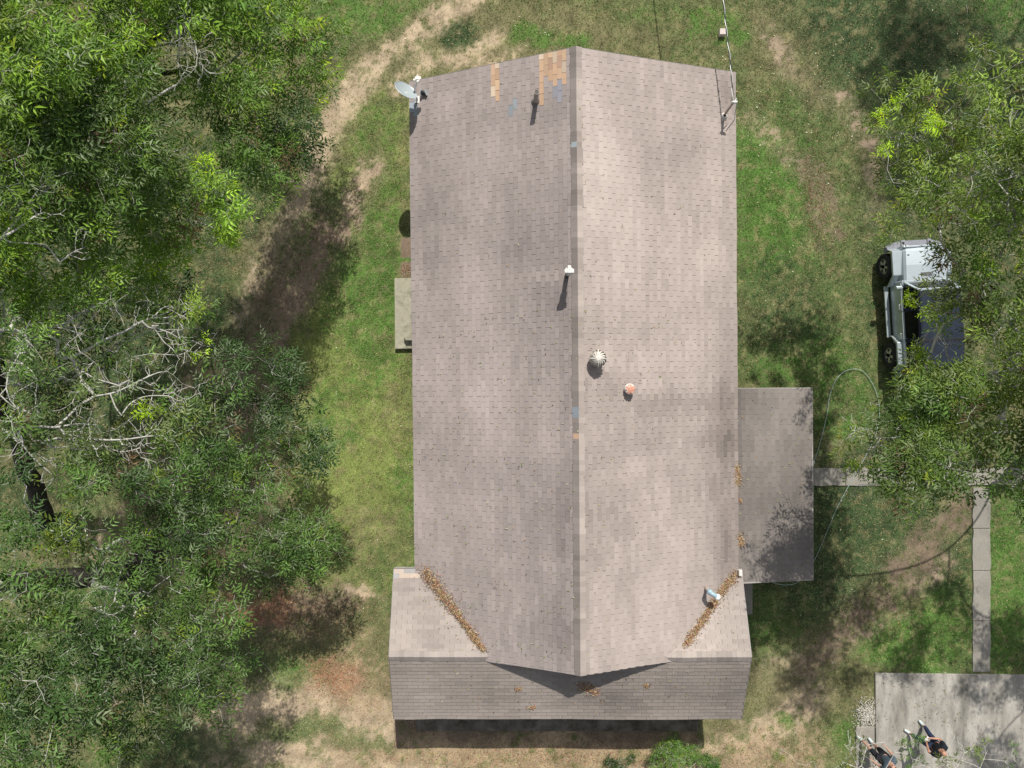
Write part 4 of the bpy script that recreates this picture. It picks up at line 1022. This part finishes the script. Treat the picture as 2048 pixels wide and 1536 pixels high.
    root = empty(name, tuple(fl)); tag(root, label, cat)
    thick = rad[ch] > barkr
    if thick.any():
        ra = rad[par_[thick]]; flare_ = np.where(pos[par_[thick]][:, 2] < .7, 1.25, 1.0)
        V, Q = frusta(pos[par_[thick]] - fl, pos[ch[thick]] - fl, np.minimum(ra, rad[ch[thick]] * 1.25) * flare_, rad[ch[thick]], 12)
        np_mesh('trunk', V, Q, M['bark'], parent=root, smooth=True)
    th = ~thick
    V, Q = frusta(pos[par_[th]] - fl, pos[ch[th]] - fl, np.minimum(rad[par_[th]], rad[ch[th]] * 1.3), rad[ch[th]], 5)
    np_mesh('branches', V, Q, M[twigm], parent=root, smooth=True)
    if ORG:
        V, Fc, Cc = leaf_mesh(np.array(ORG) - fl, np.array(DIR), np.array(LEN), np.array(COLS), rg, leaflets)
        np_mesh('crown', V, Fc, M['leaf'], Cc, parent=root)
    return root

YG = (.235, .375, .042); MG = (.112, .200, .046); DG = (.064, .122, .038); OL = (.140, .180, .055); LIME = (.34, .50, .03); OLY = (.185, .262, .048)
rg = np.random.default_rng(5)
LB = [([(0, 661), (20, 659), (41, 664), (55, 676)], 8.6, 8.5, .04, .03), ([(31, 712), (38, 695), (55, 681), (75, 673), (103, 657), (130, 647), (150, 632), (178, 618), (215, 606)], 8.3, 7.8, .055, .016),
 ([(34, 633), (51, 645), (79, 654), (113, 654), (150, 664), (167, 669)], 8.4, 8.1, .026, .012), ([(103, 654), (137, 654), (178, 657)], 8.2, 8.0, .018, .008),
 ([(123, 717), (164, 705), (205, 681), (246, 664), (284, 643), (301, 638)], 7.8, 7.0, .030, .008), ([(304, 652), (314, 664), (328, 684), (345, 698), (359, 719)], 7.2, 6.8, .018, .007), ([(307, 654), (342, 667), (369, 684)], 7.1, 6.7, .016, .006),
 ([(191, 792), (232, 784), (280, 761), (314, 746), (335, 743)], 7.4, 6.8, .022, .008), ([(243, 831), (260, 808), (290, 793), (335, 792), (355, 801), (372, 806)], 7.2, 6.6, .016, .006), ([(335, 792), (352, 777)], 6.8, 6.7, .009, .005),
 ([(109, 855), (154, 848), (191, 850)], 8.0, 7.6, .020, .010), ([(130, 869), (191, 879), (246, 879), (301, 872), (328, 872)], 7.9, 7.0, .028, .008), ([(205, 890), (239, 903), (273, 898), (294, 886)], 7.4, 7.0, .012, .006),
 ([(34, 855), (44, 886), (68, 917), (103, 948), (113, 958)], 8.4, 7.6, .024, .008), ([(311, 630), (325, 616), (342, 611)], 7.1, 6.9, .010, .005), ([(300, 636), (340, 634), (372, 622)], 7.1, 6.8, .010, .005), ([(20, 800), (40, 830), (10, 845)], 8.8, 8.7, .014, .006), ([(0, 790), (30, 815), (60, 822)], 8.8, 8.6, .014, .006)]
LA = [([(250, 150), (266, 126), (307, 79), (340, 48)], 6.5, 7.4, .085, .05), ([(328, 147), (369, 142), (403, 157)], 6.3, 6.0, .055, .03), ([(342, 43), (359, 44), (376, 61), (386, 89), (396, 116), (413, 143)], 8.4, 7.8, .016, .006), ([(354, 44), (359, 79), (357, 116)], 8.4, 8.0, .012, .005),
 ([(0, 478), (34, 458), (68, 434), (89, 424)], 9.8, 9.5, .026, .012), ([(20, 484), (92, 489)], 9.7, 9.4, .014, .006), ([(58, 407), (79, 376), (109, 345)], 9.8, 9.5, .015, .006), ([(342, 437), (393, 444), (437, 461), (458, 485)], 6.0, 5.6, .010, .005), ([(330, 110), (350, 90), (400, 95)], 8, 7.6, .008, .004), ([(120, 525), (145, 505), (170, 495)], 9.2, 9, .014, .006)]
LD = [([(1881, 870), (1840, 860), (1805, 873), (1776, 876), (1746, 876), (1726, 866), (1705, 861)], 6.0, 5.4, .018, .008), ([(1776, 879), (1746, 893)], 5.7, 5.5, .009, .005), ([(1829, 911), (1790, 902), (1746, 885)], 5.9, 5.5, .012, .005), ([(1852, 915), (1817, 918), (1752, 911)], 5.9, 5.5, .009, .005),
 ([(1788, 961), (1764, 968), (1717, 970)], 5.8, 5.5, .009, .005), ([(2048, 735), (1990, 745), (1937, 754), (1875, 759)], 7.4, 6.2, .024, .008), ([(2010, 850), (1984, 822), (1914, 811)], 6.9, 6.2, .020, .009), ([(1882, 660), (1858, 663), (1847, 679), (1823, 693)], 6.0, 5.6, .013, .006),
 ([(1884, 653), (1865, 679), (1842, 698)], 6.0, 5.7, .009, .005), ([(1968, 597), (1936, 581), (1917, 562)], 6.6, 6.2, .014, .006), ([(1936, 635), (1908, 632), (1861, 628)], 6.3, 5.9, .009, .005), ([(1973, 597), (1964, 576), (1961, 553)], 6.7, 6.5, .010, .005), ([(1990, 747), (1968, 752), (1912, 759)], 6.6, 6.2, .012, .006),
 ([(2013, 372), (2028, 325), (2007, 275)], 7.4, 7.2, .014, .006), ([(2048, 300), (2028, 325)], 7.5, 7.4, .016, .014), ([(1978, 372), (1993, 346), (1966, 299)], 7.1, 6.9, .011, .005), ([(2030, 455), (2010, 410), (1985, 400), (1957, 396), (1919, 375)], 7.2, 6.6, .024, .010), ([(2048, 880), (2030, 905), (2010, 930)], 7.4, 7.2, .016, .008)]
LE = [([(1723, 1532), (1734, 1491)], 4.9, 4.7, .008, .005), ([(1915, 1532), (1928, 1507), (1924, 1492)], 5, 4.9, .008, .005), ([(1912, 1528), (1896, 1509)], 5, 4.9, .007, .005), ([(1715, 1536), (1705, 1510), (1689, 1489)], 4.9, 4.7, .008, .005), ([(1770, 1540), (1790, 1505)], 4.9, 4.7, .007, .004), ([(1830, 1545), (1842, 1530), (1870, 1540)], 5, 4.9, .009, .005), ([(1960, 1536), (1975, 1500)], 5, 4.9, .007, .004)]
# upper left tree
polyA = [(-160, -160), (600, -160), (620, 40), (668, 100), (662, 190), (630, 280), (560, 300), (500, 350), (470, 420), (430, 500), (380, 560), (250, 610), (-160, 620)]
holeA = [(300, 50), (420, 30), (430, 150), (330, 160)]
zA = lambda x, y: 10.2 - 5.6 * (max(0, x) / 680) ** 1.25 - 1.2 * max(0, y - 300) / 300
cA = clusters_in(polyA, 100, zA, (.55, .95), rg, 46, holes=[holeA], sprays=25)
cA += [CL(470, 455, 5.6, .35, 6, .5), CL(610, 110, 5.2, .6, 12), CL(640, 150, 4.6, .5, 10), CL(530, 40, 6.8, .8, 16), CL(590, 230, 5.0, .6, 10, col=DG), CL(550, 260, 5.2, .5, 9, col=DG),
       CL(380, 120, 8.4, .8, 18, .0), CL(360, 60, 8.2, .6, 12, .05), CL(455, 470, 5.7, .22, 7, 1, LIME), CL(468, 488, 5.5, .15, 5, 1, LIME), CL(442, 452, 5.9, .16, 5, 1, LIME), CL(540, 5, 6.8, .25, 6, 1, LIME),
       CL(465, 375, 6.2, .13, 4, 1, LIME), CL(625, 290, 4.4, .5, 10, col=DG), CL(600, 310, 4.6, .4, 8, col=DG), CL(400, 330, 8, .2, 5, 1, LIME), CL(120, 150, 9.5, .3, 7, 1, LIME), CL(230, 120, 9, .25, 6, 1, LIME)]
tA = [(-14.0, 6.6, 0), (-13.9, 6.9, 2.2), (-13.4, 7.2, 4.8)]
build_tree('pecan_tree', 'large yellow green leafy tree filling the upper left corner', tA, cA, YG, MG, 101, per=5, barkr=.045, trunk_r=.35, limbs=LA, r0=.0032, expn=.46, plw=.4)
# middle left tree: pale lichen covered limbs, thin foliage
polyB = [(-160, 560), (120, 590), (330, 570), (410, 600), (425, 690), (360, 740), (410, 830), (400, 900), (200, 950), (40, 900), (-160, 860)]
zB = lambda x, y: 9.0 - 3.4 * max(0, x) / 430
cB = clusters_in(polyB, 44, zB, (.5, .8), rg, 52, sprays=16, leafp=.50)
cB += clusters_in(polyB, 9, lambda x, y: zB(x, y) - 2.5, (.5, .8), rg, 70, sprays=18, leafp=.9, col=(.06, .10, .03))
cB += [CL(380, 620, 7.0, .35, 8, .5, OLY), CL(370, 700, 6.9, .4, 9, .15), CL(350, 800, 6.8, .4, 9, .2), CL(300, 860, 7.2, .5, 12, .15), CL(400, 690, 6.4, .3, 7, .4, LIME), CL(385, 610, 6.6, .18, 5, 1, LIME), CL(290, 820, 7, .16, 5, 1, LIME),
       CL(130, 640, 8.4, .6, 12, .1), CL(220, 620, 8.0, .6, 12, .1), CL(250, 760, 7.7, .5, 12, .1), CL(60, 760, 8.7, .6, 14, .15), CL(150, 900, 7.8, .5, 12, .15)]
build_tree('pecan_tree', 'thin tree at the left edge with pale bare limbs reaching right', [(-15.3, -4.7, 0), (-14.3, -2.6, 2.4), (-13.2, -.6, 4.8), (-12.2, .9, 6.6)], cB, MG, OL, 102, per=4, r0=.0042, dead=.2, barkr=.16, expn=.50, plw=.5, trunk_r=.27, limbs=LB)
# lower left tree
polyC = [(400, 760), (450, 710), (560, 730), (590, 800), (600, 870), (640, 890), (600, 940), (545, 980), (540, 1040), (640, 1050), (655, 1100), (600, 1130), (540, 1170), (440, 1210), (450, 1290), (460, 1380), (400, 1430), (300, 1470), (120, 1560), (-160, 1660), (-160, 1240), (120, 1230), (300, 1190), (330, 1040), (330, 900)]
zC = lambda x, y: 8.8 - 4.9 * (max(0, x) / 660) ** 1.2
cC = clusters_in(polyC, 92, zC, (.45, .85), rg, 46, sprays=19, leafp=.85)
cC += [CL(60, 1050, 8.4, .6, 16, .8), CL(160, 1060, 7.8, .5, 14, .8), CL(100, 1190, 8.6, .5, 14, .8), CL(230, 1120, 7.4, .5, 14, .8), CL(20, 1180, 9, .5, 12, .8), CL(290, 1060, 6.6, .5, 14, .9), CL(645, 905, 4.4, .4, 8, 1, DG), CL(655, 880, 4.2, .3, 5, 1, DG), CL(570, 740, 5.0, .45, 10, 1, DG), CL(450, 720, 6, .5, 10, 1, DG), CL(630, 1080, 4.2, .6, 18, 1, MG), CL(600, 1130, 4.4, .5, 14, 1, MG), CL(120, 1080, 8.6, .35, 9, 1, (.13, .19, .03)), CL(30, 960, 8.8, .4, 9, .7), CL(170, 960, 8.0, .45, 12, .7), CL(20, 1110, 9, .5, 10, .6),
       CL(200, 1180, 8.6, .4, 8, .2), CL(60, 1370, 9.2, .5, 14, .2), CL(220, 1250, 8.2, .4, 8, .3), CL(270, 960, 7.6, .4, 12, 1, DG)]
build_tree('pecan_tree', 'dark green leafy tree at the lower left with a thick leaning trunk', [(-11.8, -5.75, 0), (-12.3, -5.8, 1.4), (-12.9, -5.5, 3.2), (-13.1, -5.1, 5.0)], cC, DG, MG, 103, per=5, maxr=.45, trunk_r=.38, r0=.0032, expn=.47, plw=.4)
# right tree over the car
polyD = [(1765, 240), (1800, 165), (1860, 170), (1930, 140), (1985, 130), (2020, 210), (2200, 230), (2260, 700), (2200, 1040), (2000, 1010), (1930, 980), (1850, 960), (1800, 900), (1760, 850), (1790, 790), (1850, 770), (1960, 760), (1985, 640), (1960, 480), (1860, 455), (1800, 430), (1775, 330)]
zD = lambda x, y: 5.2 + 3.2 * (x - 1760) / 300
cD = clusters_in(polyD, 84, zD, (.5, .85), rg, 42, sprays=17, leafp=.72)
rgD = np.random.default_rng(44)
for i in range(26): cD.append(dict(c=np.array([rgD.uniform(16.2, 22), rgD.uniform(-7.2, -1.5), rgD.uniform(6.5, 9)]), r=rgD.uniform(.6, .95), n=26, lp=.9, col=None, k=1.))
for i in range(12): cD.append(dict(c=np.array([rgD.uniform(11.9, 16), rgD.uniform(-3.8, -.6), rgD.uniform(6.6, 8)]), r=rgD.uniform(.45, .75), n=15, lp=.85, col=None, k=1.))
for i in range(13): cD.append(dict(c=np.array(P(rgD.uniform(1790, 1970), rgD.uniform(785, 965), rgD.uniform(7.2, 8.6))), r=rgD.uniform(.45, .75), n=17, lp=.85, col=None, k=rgD.uniform(.6, 1.1)))
for x, y in ((1955, 650), (1970, 600)): cD.append(CL(x, y, 6.4, .4, 8, .7, OL, 1.))
cD += [CL(1900, 520, 6.6, .40, 10, .8, OL), CL(1880, 590, 6.6, .35, 8, .8, OL), CL(1930, 600, 6.9, .4, 9, .7, OL), CL(1880, 640, 6.8, .4, 10, .35), CL(1900, 690, 6.9, .45, 12, .3), CL(1830, 720, 6.4, .38, 9, .9, OLY), CL(1850, 770, 6.5, .45, 12, .9, OLY),
       CL(1720, 860, 5.8, .4, 6, .25), CL(1690, 880, 5.6, .3, 4, .3), CL(1700, 940, 5.8, .2, 5, .9, LIME), CL(1745, 935, 5.9, .3, 5, .5, OLY), CL(1740, 905, 5.9, .3, 6, .2), CL(1780, 930, 6.3, .35, 8, .5), CL(1960, 560, 7, .4, 9, .8),
       CL(1835, 700, 6.3, .14, 4, 1, LIME), CL(1825, 595, 6.3, .13, 4, 1, LIME), CL(1855, 628, 6.5, .13, 4, 1, LIME), CL(1968, 525, 6.9, .14, 5, 1, LIME), CL(1975, 548, 6.9, .13, 4, 1, LIME), CL(1945, 570, 6.8, .14, 5, 1, LIME),
       CL(1865, 240, 6.9, .2, 7, 1, LIME), CL(1945, 415, 7.2, .22, 7, 1, LIME), CL(1790, 210, 6.4, .14, 4, 1, LIME), CL(1765, 230, 6.2, .12, 3, 1, LIME), CL(1773, 298, 6.3, .12, 3, 1, LIME), CL(1850, 950, 6.4, .14, 4, 1, LIME)]
build_tree('pecan_tree', 'airy olive green tree at the right edge spreading over the parked car', [(17.6, -1.4, 0), (17.2, -.8, 2.2), (16.4, .2, 4.4)], cD, OLY, MG, 104, per=5, r0=.0036, dead=.15, barkr=.12, expn=.46, plw=.22, trunk_r=.3, maxr=.2, limbs=LD)
# lower right tree, nearly bare twigs
cE = [CL(1720, 1500, 4.8, .4, 9, .6, OL), CL(1690, 1530, 4.9, .4, 9, .5, OL), CL(1790, 1500, 4.6, .35, 7, .7, OL), CL(1820, 1490, 4.4, .25, 6, .9, MG), CL(1830, 1525, 4.6, .3, 7, .9, MG), CL(1900, 1520, 5, .5, 9, .4, OL), CL(1960, 1500, 5, .5, 10, .45, OLY), CL(2020, 1530, 5.2, .5, 10, .5, MG),
      CL(1620, 1560, 5, .5, 10, .1), CL(1560, 1590, 5.1, .5, 9, .2), CL(1740, 1570, 5.2, .5, 11, .5), CL(1860, 1600, 5.4, .6, 12, .6), CL(1980, 1610, 5.6, .6, 12, .6), CL(2100, 1560, 5.8, .7, 12, .6), CL(1700, 1680, 5.8, .7, 16, .8), CL(1850, 1720, 6, .7, 18, .8), CL(2000, 1740, 6, .8, 20, .8), CL(1560, 1500, 5.0, .2, 3, .5)]
build_tree('pecan_tree', 'sparse twiggy tree reaching in at the bottom right above the two men', [(12.6, -16.6, 0), (12.6, -16.2, 2.0), (12.7, -15.4, 3.6)], cE, OL, MG, 105, per=3, r0=.0032, trunk_r=.2, plw=.5, limbs=LE, Lr=(.16, .24), maxr=.2, leaflets=9)
# tall tree beyond the upper right corner, its shade falls into the picture
rgF = np.random.default_rng(77); cF = []
for i in range(18): cF.append(dict(c=np.array([rgF.uniform(14.6, 19.8), rgF.uniform(20.6, 26.6), rgF.uniform(16, 19)]), r=rgF.uniform(.8, 1.2), n=15, lp=1., col=None, k=1.))
build_tree('pecan_tree', 'tall tree beyond the upper right corner shading the grass there', [(22, 26, 0), (21.6, 25.8, 5), (20.5, 25, 11)], cF, MG, DG, 106, per=5, Lr=(.4, .6), trunk_r=.4)

# low leafy shrubs at the bottom
def shrub(label, pxs, seed, col=(.075, .17, .028)):
    cl_ = [CL(x, y, z, r, n, 1, col, k) for (x, y, z, r, n, k) in pxs]; c = np.mean([q['c'] for q in cl_], 0)
    return build_tree('shrub', label, [(c[0], c[1], 0), (c[0], c[1], .12)], cl_, col, col, seed, per=5, Lr=(.14, .22), r0=.003, leaflets=7, trunk_r=.02, cat='shrub', barkr=.5, dead=0)
shrub('bright green leafy shrub below the front eave at the bottom edge', [(1350, 1492, .8, .28, 16, 1.2), (1322, 1500, .7, .26, 13, 1), (1302, 1522, .5, .24, 10, .8), (1345, 1520, .8, .32, 18, 1.1), (1378, 1512, .6, .26, 13, 1.2), (1398, 1524, .4, .2, 8, 1), (1322, 1545, .7, .3, 16, 1.1), (1366, 1548, .5, .3, 14, .8), (1390, 1500, .5, .15, 5, 1), (1335, 1570, .6, .35, 18, 1)], 201, (.125, .235, .04))
shrub('small green weed left of the bright shrub at the bottom edge', [(1240, 1535, .3, .25, 16, .8), (1222, 1528, .2, .15, 8, .8), (1262, 1518, .15, .1, 5, .8)], 202, (.06, .12, .03))
shrub('small green weed right of the bright shrub at the bottom edge', [(1425, 1532, .3, .25, 18, 1), (1412, 1520, .2, .15, 8, 1)], 203)

# ---------------------------------------------------------------- grass blades (one mass) and litter
def blades():
    rg = np.random.default_rng(9); N = 380000
    x = rg.uniform(-17.6, 17.6, N); y = rg.uniform(-13.4, 13.4, N)
    px = x * F / H + 1024; py = 768 - y * F / H
    ex = (x > -2.6) & (x < 6.1) & (y > -9.3) & (y < 8.4)
    ex |= (px > 1747) & (py > 1343); ex |= (px > 1944) & (px < 1980) & (py > 960); ex |= (px > 1600) & (py > 935) & (py < 971)
    ex |= (px > 788) & (px < 850) & (py > 555) & (py < 699); ex |= (px > 1711) & (px < 1760) & (py > 1452); ex |= (px > 831) & (px < 1397) & (py < 1462) & (py > 1380)
    ex |= (px > 1440) & (px < 1504) & (py > 1150) & (py < 1228); ex |= (px > 798) & (px < 830) & (py > 474) & (py < 556)
    c = ground_col(x, y)
    gness = c[:, 1] / (c[:, 0] + 1e-6)                      # >1 green, <1 bare
    keep = ~ex & (rg.random(N) < np.clip((gness - .72) * 3.2, .16, 1))
    x, y, c = x[keep], y[keep], c[keep]; n = len(x); z = gz(x, y) - .004
    Vs, Cs = [], []
    for k in range(3):
        az = rg.uniform(0, 6.28, n); h = rg.uniform(.018, .05, n); sp_ = rg.uniform(.025, .06, n); w = rg.uniform(.006, .013, n)
        bx = x + rg.normal(0, .012, n); by = y + rg.normal(0, .012, n); ca, sa = np.cos(az), np.sin(az)
        a = np.stack([bx - sa * w, by + ca * w, z], -1); b = np.stack([bx + sa * w, by - ca * w, z], -1); t = np.stack([bx + ca * sp_, by + sa * sp_, z + h], -1)
        Vs.append(np.stack([a, b, t], 1)); v = rg.uniform(.55, 1.6, n)[:, None]
        dry = (rg.random(n) < .20)[:, None]; cc = np.where(dry, np.array([.36, .29, .17]), c * np.array([1.0, 1.16, .95])) * v; Cs.append(np.repeat(cc[:, None], 3, 1))
    V = np.concatenate(Vs).reshape(-1, 3); Cc = np.concatenate(Cs).reshape(-1, 3)
    o = np_mesh('grass', V, np.arange(len(V)).reshape(-1, 3), M['grass'], Cc)
    tag(o, 'short patchy lawn grass, green and straw coloured, around the house', 'grass', kind='stuff')
blades()

LC = np.array([(.36, .18, .10), (.30, .14, .08), (.44, .28, .15), (.16, .09, .055), (.34, .31, .13), (.46, .37, .25), (.10, .065, .045)])
def leaves_at(pts, nrmz, rg, size=(.03, .065), cols=LC, lift=.012, wid=.33, tilt=.4):
    n = len(pts); az = rg.uniform(0, 6.28, n); l = rg.uniform(*size, n); w = l * wid
    d = norm(np.stack([np.cos(az), np.sin(az), rg.normal(0, tilt, n)], -1)); s = norm(np.cross(d, np.tile([0, 0, 1.], (n, 1)))); s[:, 2] += rg.normal(0, tilt, n) ; s = norm(s)
    p = pts + np.array([0, 0, 1.]) * lift
    V = np.stack([p - d * (l / 2)[:, None], p + s * (w / 2)[:, None], p + d * (l / 2)[:, None], p - s * (w / 2)[:, None]], 1).reshape(-1, 3)
    c = cols[rg.integers(len(cols), size=n)] * rg.uniform(.7, 1.25, n)[:, None]
    return V, np.arange(len(V)).reshape(-1, 4), np.repeat(c, 4, 0)
def top_z(x, y):
    """highest roof or ground surface"""
    x = np.asarray(x, float); y = np.asarray(y, float); z = np.zeros_like(x); s = sag(x, y)
    m = (x > -2.95) & (x < 6.5) & (y > rs.y) & (y < enl.y - .2); z = np.where(m, np.maximum(z, ZR - np.abs(x - 1.75 - .0) * .373 + s), z)
    m = (x > cl.x) & (x < cr.x) & (y > sel.y) & (y < nel.y)
    zc_ = ZC - np.abs(y - cl.y) * (ZC - ZE) / np.where(y > cl.y, nel.y - cl.y, cl.y - sel.y); z = np.where(m, np.maximum(z, zc_ + s), z)
    m = (x >= 6.5) & (x < p1.x) & (y > p2.y) & (y < p1.y); z = np.where(m, np.maximum(z, ZP0 + (ZP1 - ZP0) * (x - 6.5) / (p1.x - 6.5) + s), z)
    return z + .022
def pile(label, pxline, wid, n, seed, zg, hump=.05, grp='leaf drifts caught on the roof', sz=(.035, .075)):
    rg = np.random.default_rng(seed); t = rg.random(n); pts = np.array(pxline, float); seg = np.minimum((t * (len(pts) - 1)).astype(int), len(pts) - 2); f = t * (len(pts) - 1) - seg
    b = pts[seg] * (1 - f)[:, None] + pts[seg + 1] * f[:, None]
    wv = .55 + .9 * vnoise(t * 14 + seed * 3, t * 0 + seed); off = rg.normal(0, .36, (n, 2)) * ((wid[0] * (1 - t) + wid[1] * t) * wv)[:, None]; off = np.where(rg.random((n, 1)) < .06, off * 2.2, off)
    q = b + off; r2 = np.linalg.norm(off, axis=1) / (wid[0] * (1 - t) + wid[1] * t)
    z0 = np.full(n, zg, float); w = PA(q[:, 0], q[:, 1], z0)
    for _ in range(3): z0 = top_z(w[:, 0], w[:, 1]); w = PA(q[:, 0], q[:, 1], z0)
    w[:, 2] = z0 + rg.random(n) * hump * np.clip(1 - r2, 0, 1)
    V, Q, Cc = leaves_at(w, None, rg, sz); o = np_mesh('leaf_pile', V, Q, M['litter'], Cc)
    tag(o, label, 'leaf pile', grp, 'stuff')
pile('long drift of rusty dead leaves in the left roof valley', [(848, 1140), (890, 1195), (935, 1255), (968, 1300)], (18, 9), 2600, 1, 3)
pile('long drift of golden brown leaves in the right roof valley', [(1470, 1145), (1436, 1190), (1405, 1240), (1370, 1290)], (16, 11), 2300, 2, 3)
pile('upper patch of brown leaves where the side porch meets the main roof', [(1474, 930), (1475, 975)], (9, 10), 420, 3, 2.7, .03)
pile('lower patch of brown leaves where the side porch meets the main roof', [(1479, 1070), (1482, 1090)], (11, 10), 260, 4, 2.7, .03)
pile('few yellow leaves between the two porch leaf patches', [(1478, 998), (1481, 1003)], (6, 6), 40, 14, 2.7, .01)
pile('dead leaves below the gable peak on the front slope', [(1160, 1370), (1195, 1385)], (16, 16), 330, 5, 3.1, .03)
pile('small leaf clump on the front slope left of the gable shadow', [(1032, 1378), (1042, 1378)], (8, 8), 60, 6, 3.1, .02)
pile('small leaf clump low on the front slope near the eave', [(1058, 1415), (1070, 1415)], (8, 8), 60, 7, 2.9, .02)
pile('small leaf clump on the front slope right of the gable shadow', [(1290, 1370), (1298, 1372)], (7, 7), 45, 8, 3.1, .02)

# single leaves scattered over roof, lawn and paving
def scatter():
    rg = np.random.default_rng(21); n = 2300
    px = rg.uniform(830, 1620, n); py = rg.uniform(120, 1435, n); keep = rg.random(n) < (.22 + .7 * (py > 620)) * np.where((px > 1620) | ((px > 1475) & ((py < 780) | (py > 1160))), 0, 1)
    px, py = px[keep], py[keep]; w = PA(px, py, np.full(len(px), 3.3))
    for _ in range(3): z0 = top_z(w[:, 0], w[:, 1]); w = PA(px, py, z0)
    w = w[w[:, 2] > 2.]
    cols = np.array([(.20, .24, .06), (.13, .10, .05), (.30, .30, .12), (.42, .40, .25), (.08, .06, .04), (.16, .22, .05), (.33, .2, .1)])
    V, Q, Cc = leaves_at(w, None, rg, (.035, .085), cols, .008, .28, .2)
    o = np_mesh('fallen_leaves', V, Q, M['litter'], Cc); tag(o, 'green and brown leaf bits scattered over the shingle roof', 'fallen leaves', kind='stuff')
    parts = []
    def area(cx, cy, rx, ry, n, cols, sz, zoff=0.0):
        a = rg.normal(0, .5, (n, 2)); px = cx + a[:, 0] * rx; py = cy + a[:, 1] * ry; w = PA(px, py, np.zeros(n)); w[:, 2] = gz(w[:, 0], w[:, 1]) + zoff
        parts.append(leaves_at(w, None, rg, sz, cols, .02, .35, .3))
    area(665, 1352, 70, 50, 1700, LC[:4], (.03, .06)); area(1100, 1515, 420, 30, 4200, LC, (.03, .065)); area(620, 1230, 170, 60, 1200, LC[:4], (.03, .06)); area(700, 1400, 130, 130, 1100, LC, (.03, .06))
    area(1630, 400, 36, 110, 420, LC[[1, 3, 3]], (.04, .07)); area(1560, 1500, 150, 60, 900, LC, (.03, .06)); area(500, 1210, 150, 60, 800, LC[:4], (.03, .06)); area(813, 540, 12, 16, 120, LC, (.03, .06))
    area(450, 560, 120, 120, 700, LC[:4] * .7, (.03, .06)); area(1800, 1230, 60, 40, 160, LC[:4] * .6, (.04, .07))
    cg = np.array([(.5, .52, .3), (.62, .60, .45), (.35, .42, .12), (.5, .36, .2)])
    area(1720, 130, 330, 160, 150, cg, (.05, .09)); area(1620, 350, 160, 300, 150, cg, (.04, .08)); area(700, 900, 120, 400, 160, cg, (.04, .07)); area(1700, 1150, 280, 260, 160, cg, (.04, .08)); area(1000, 60, 300, 60, 60, cg, (.04, .07))
    cc_ = np.array([(.12, .10, .05), (.18, .2, .06), (.3, .28, .15)]); area(1860, 1420, 170, 90, 240, cc_, (.04, .08), .07)
    V, Q, Cc = join(parts); o = np_mesh('fallen_leaves', V, Q, M['litter'], Cc); tag(o, 'dead leaves scattered over the lawn and driveway', 'fallen leaves', kind='stuff')
scatter()
# white gravel beside the driveway
def gravel():
    rg = np.random.default_rng(31); n = 1100; a = rg.normal(0, .6, (n, 2)); px = 1735 + a[:, 0] * 19; py = 1430 + a[:, 1] * 26
    k = (px < 1749) & (py < 1454); px, py = px[k], py[k]; n2 = 500; px = np.concatenate([px, 1748 + rg.normal(0, 3, n2)]); py = np.concatenate([py, rg.uniform(1500, 1600, n2)])
    w = PA(px, py, np.zeros(len(px))); w[:, 2] = .02 + rg.random(len(px)) * .03 + np.where(py > 1490, .05, 0)
    oc = np.array([(1, 0, 0), (-1, 0, 0), (0, 1, 0), (0, -1, 0), (0, 0, 1), (0, 0, -1)], float); fs = np.array([(0, 2, 4), (2, 1, 4), (1, 3, 4), (3, 0, 4), (2, 0, 5), (1, 2, 5), (3, 1, 5), (0, 3, 5)])
    s = rg.uniform(.009, .024, (len(px), 1, 1)) * rg.uniform(.6, 1.3, (len(px), 6, 1)); V = w[:, None] + oc[None] * s; 
    Fc = (np.arange(len(px))[:, None, None] * 6 + fs[None]).reshape(-1, 3); c = np.array([.58, .55, .49]) * rg.uniform(.5, 1.15, (len(px), 1)); 
    o = np_mesh('gravel', V.reshape(-1, 3), Fc, M['stone'], np.repeat(c, 6, 0)); tag(o, 'white gravel spilled beside the driveway edge', 'gravel', kind='stuff')
gravel()
# fallen twigs
def twig(label, pxs, z, r=.008, grp='fallen twigs'):
    pts = []
    for a, b in pxs:
        q = P(a, b, z); zz = z
        for _ in range(3): zz = max(float(top_z(q.x, q.y)), z) if z > 1 else z; q = P(a, b, zz)
        pts.append(q + Vector((0, 0, .015)))
    pts = smooth_path(pts, 5); V, Q = tube_np(pts, np.linspace(r, r * .4, len(pts)), 5); o = np_mesh('twig', V, Q, M['twig'], smooth=True); tag(o, label, 'twig', grp)
twig('pale crooked twig on the right roof slope near the porch', [(1436, 1115), (1445, 1119), (1455, 1118), (1464, 1123)], 2.8)
twig('long bent twig on the dirt under the left trees', [(463, 622), (476, 632), (484, 648), (488, 661)], .02)
twig('short twig on the dirt right of the long bent twig', [(544, 632), (538, 640), (535, 646)], .02)
twig('forked twig on the shaded grass at the lower left', [(524, 1323), (540, 1340), (553, 1364)], .02)
twig('thin pale twig on the dark grass at the upper right', [(1931, 10), (1934, 20), (1933, 31)], .02)
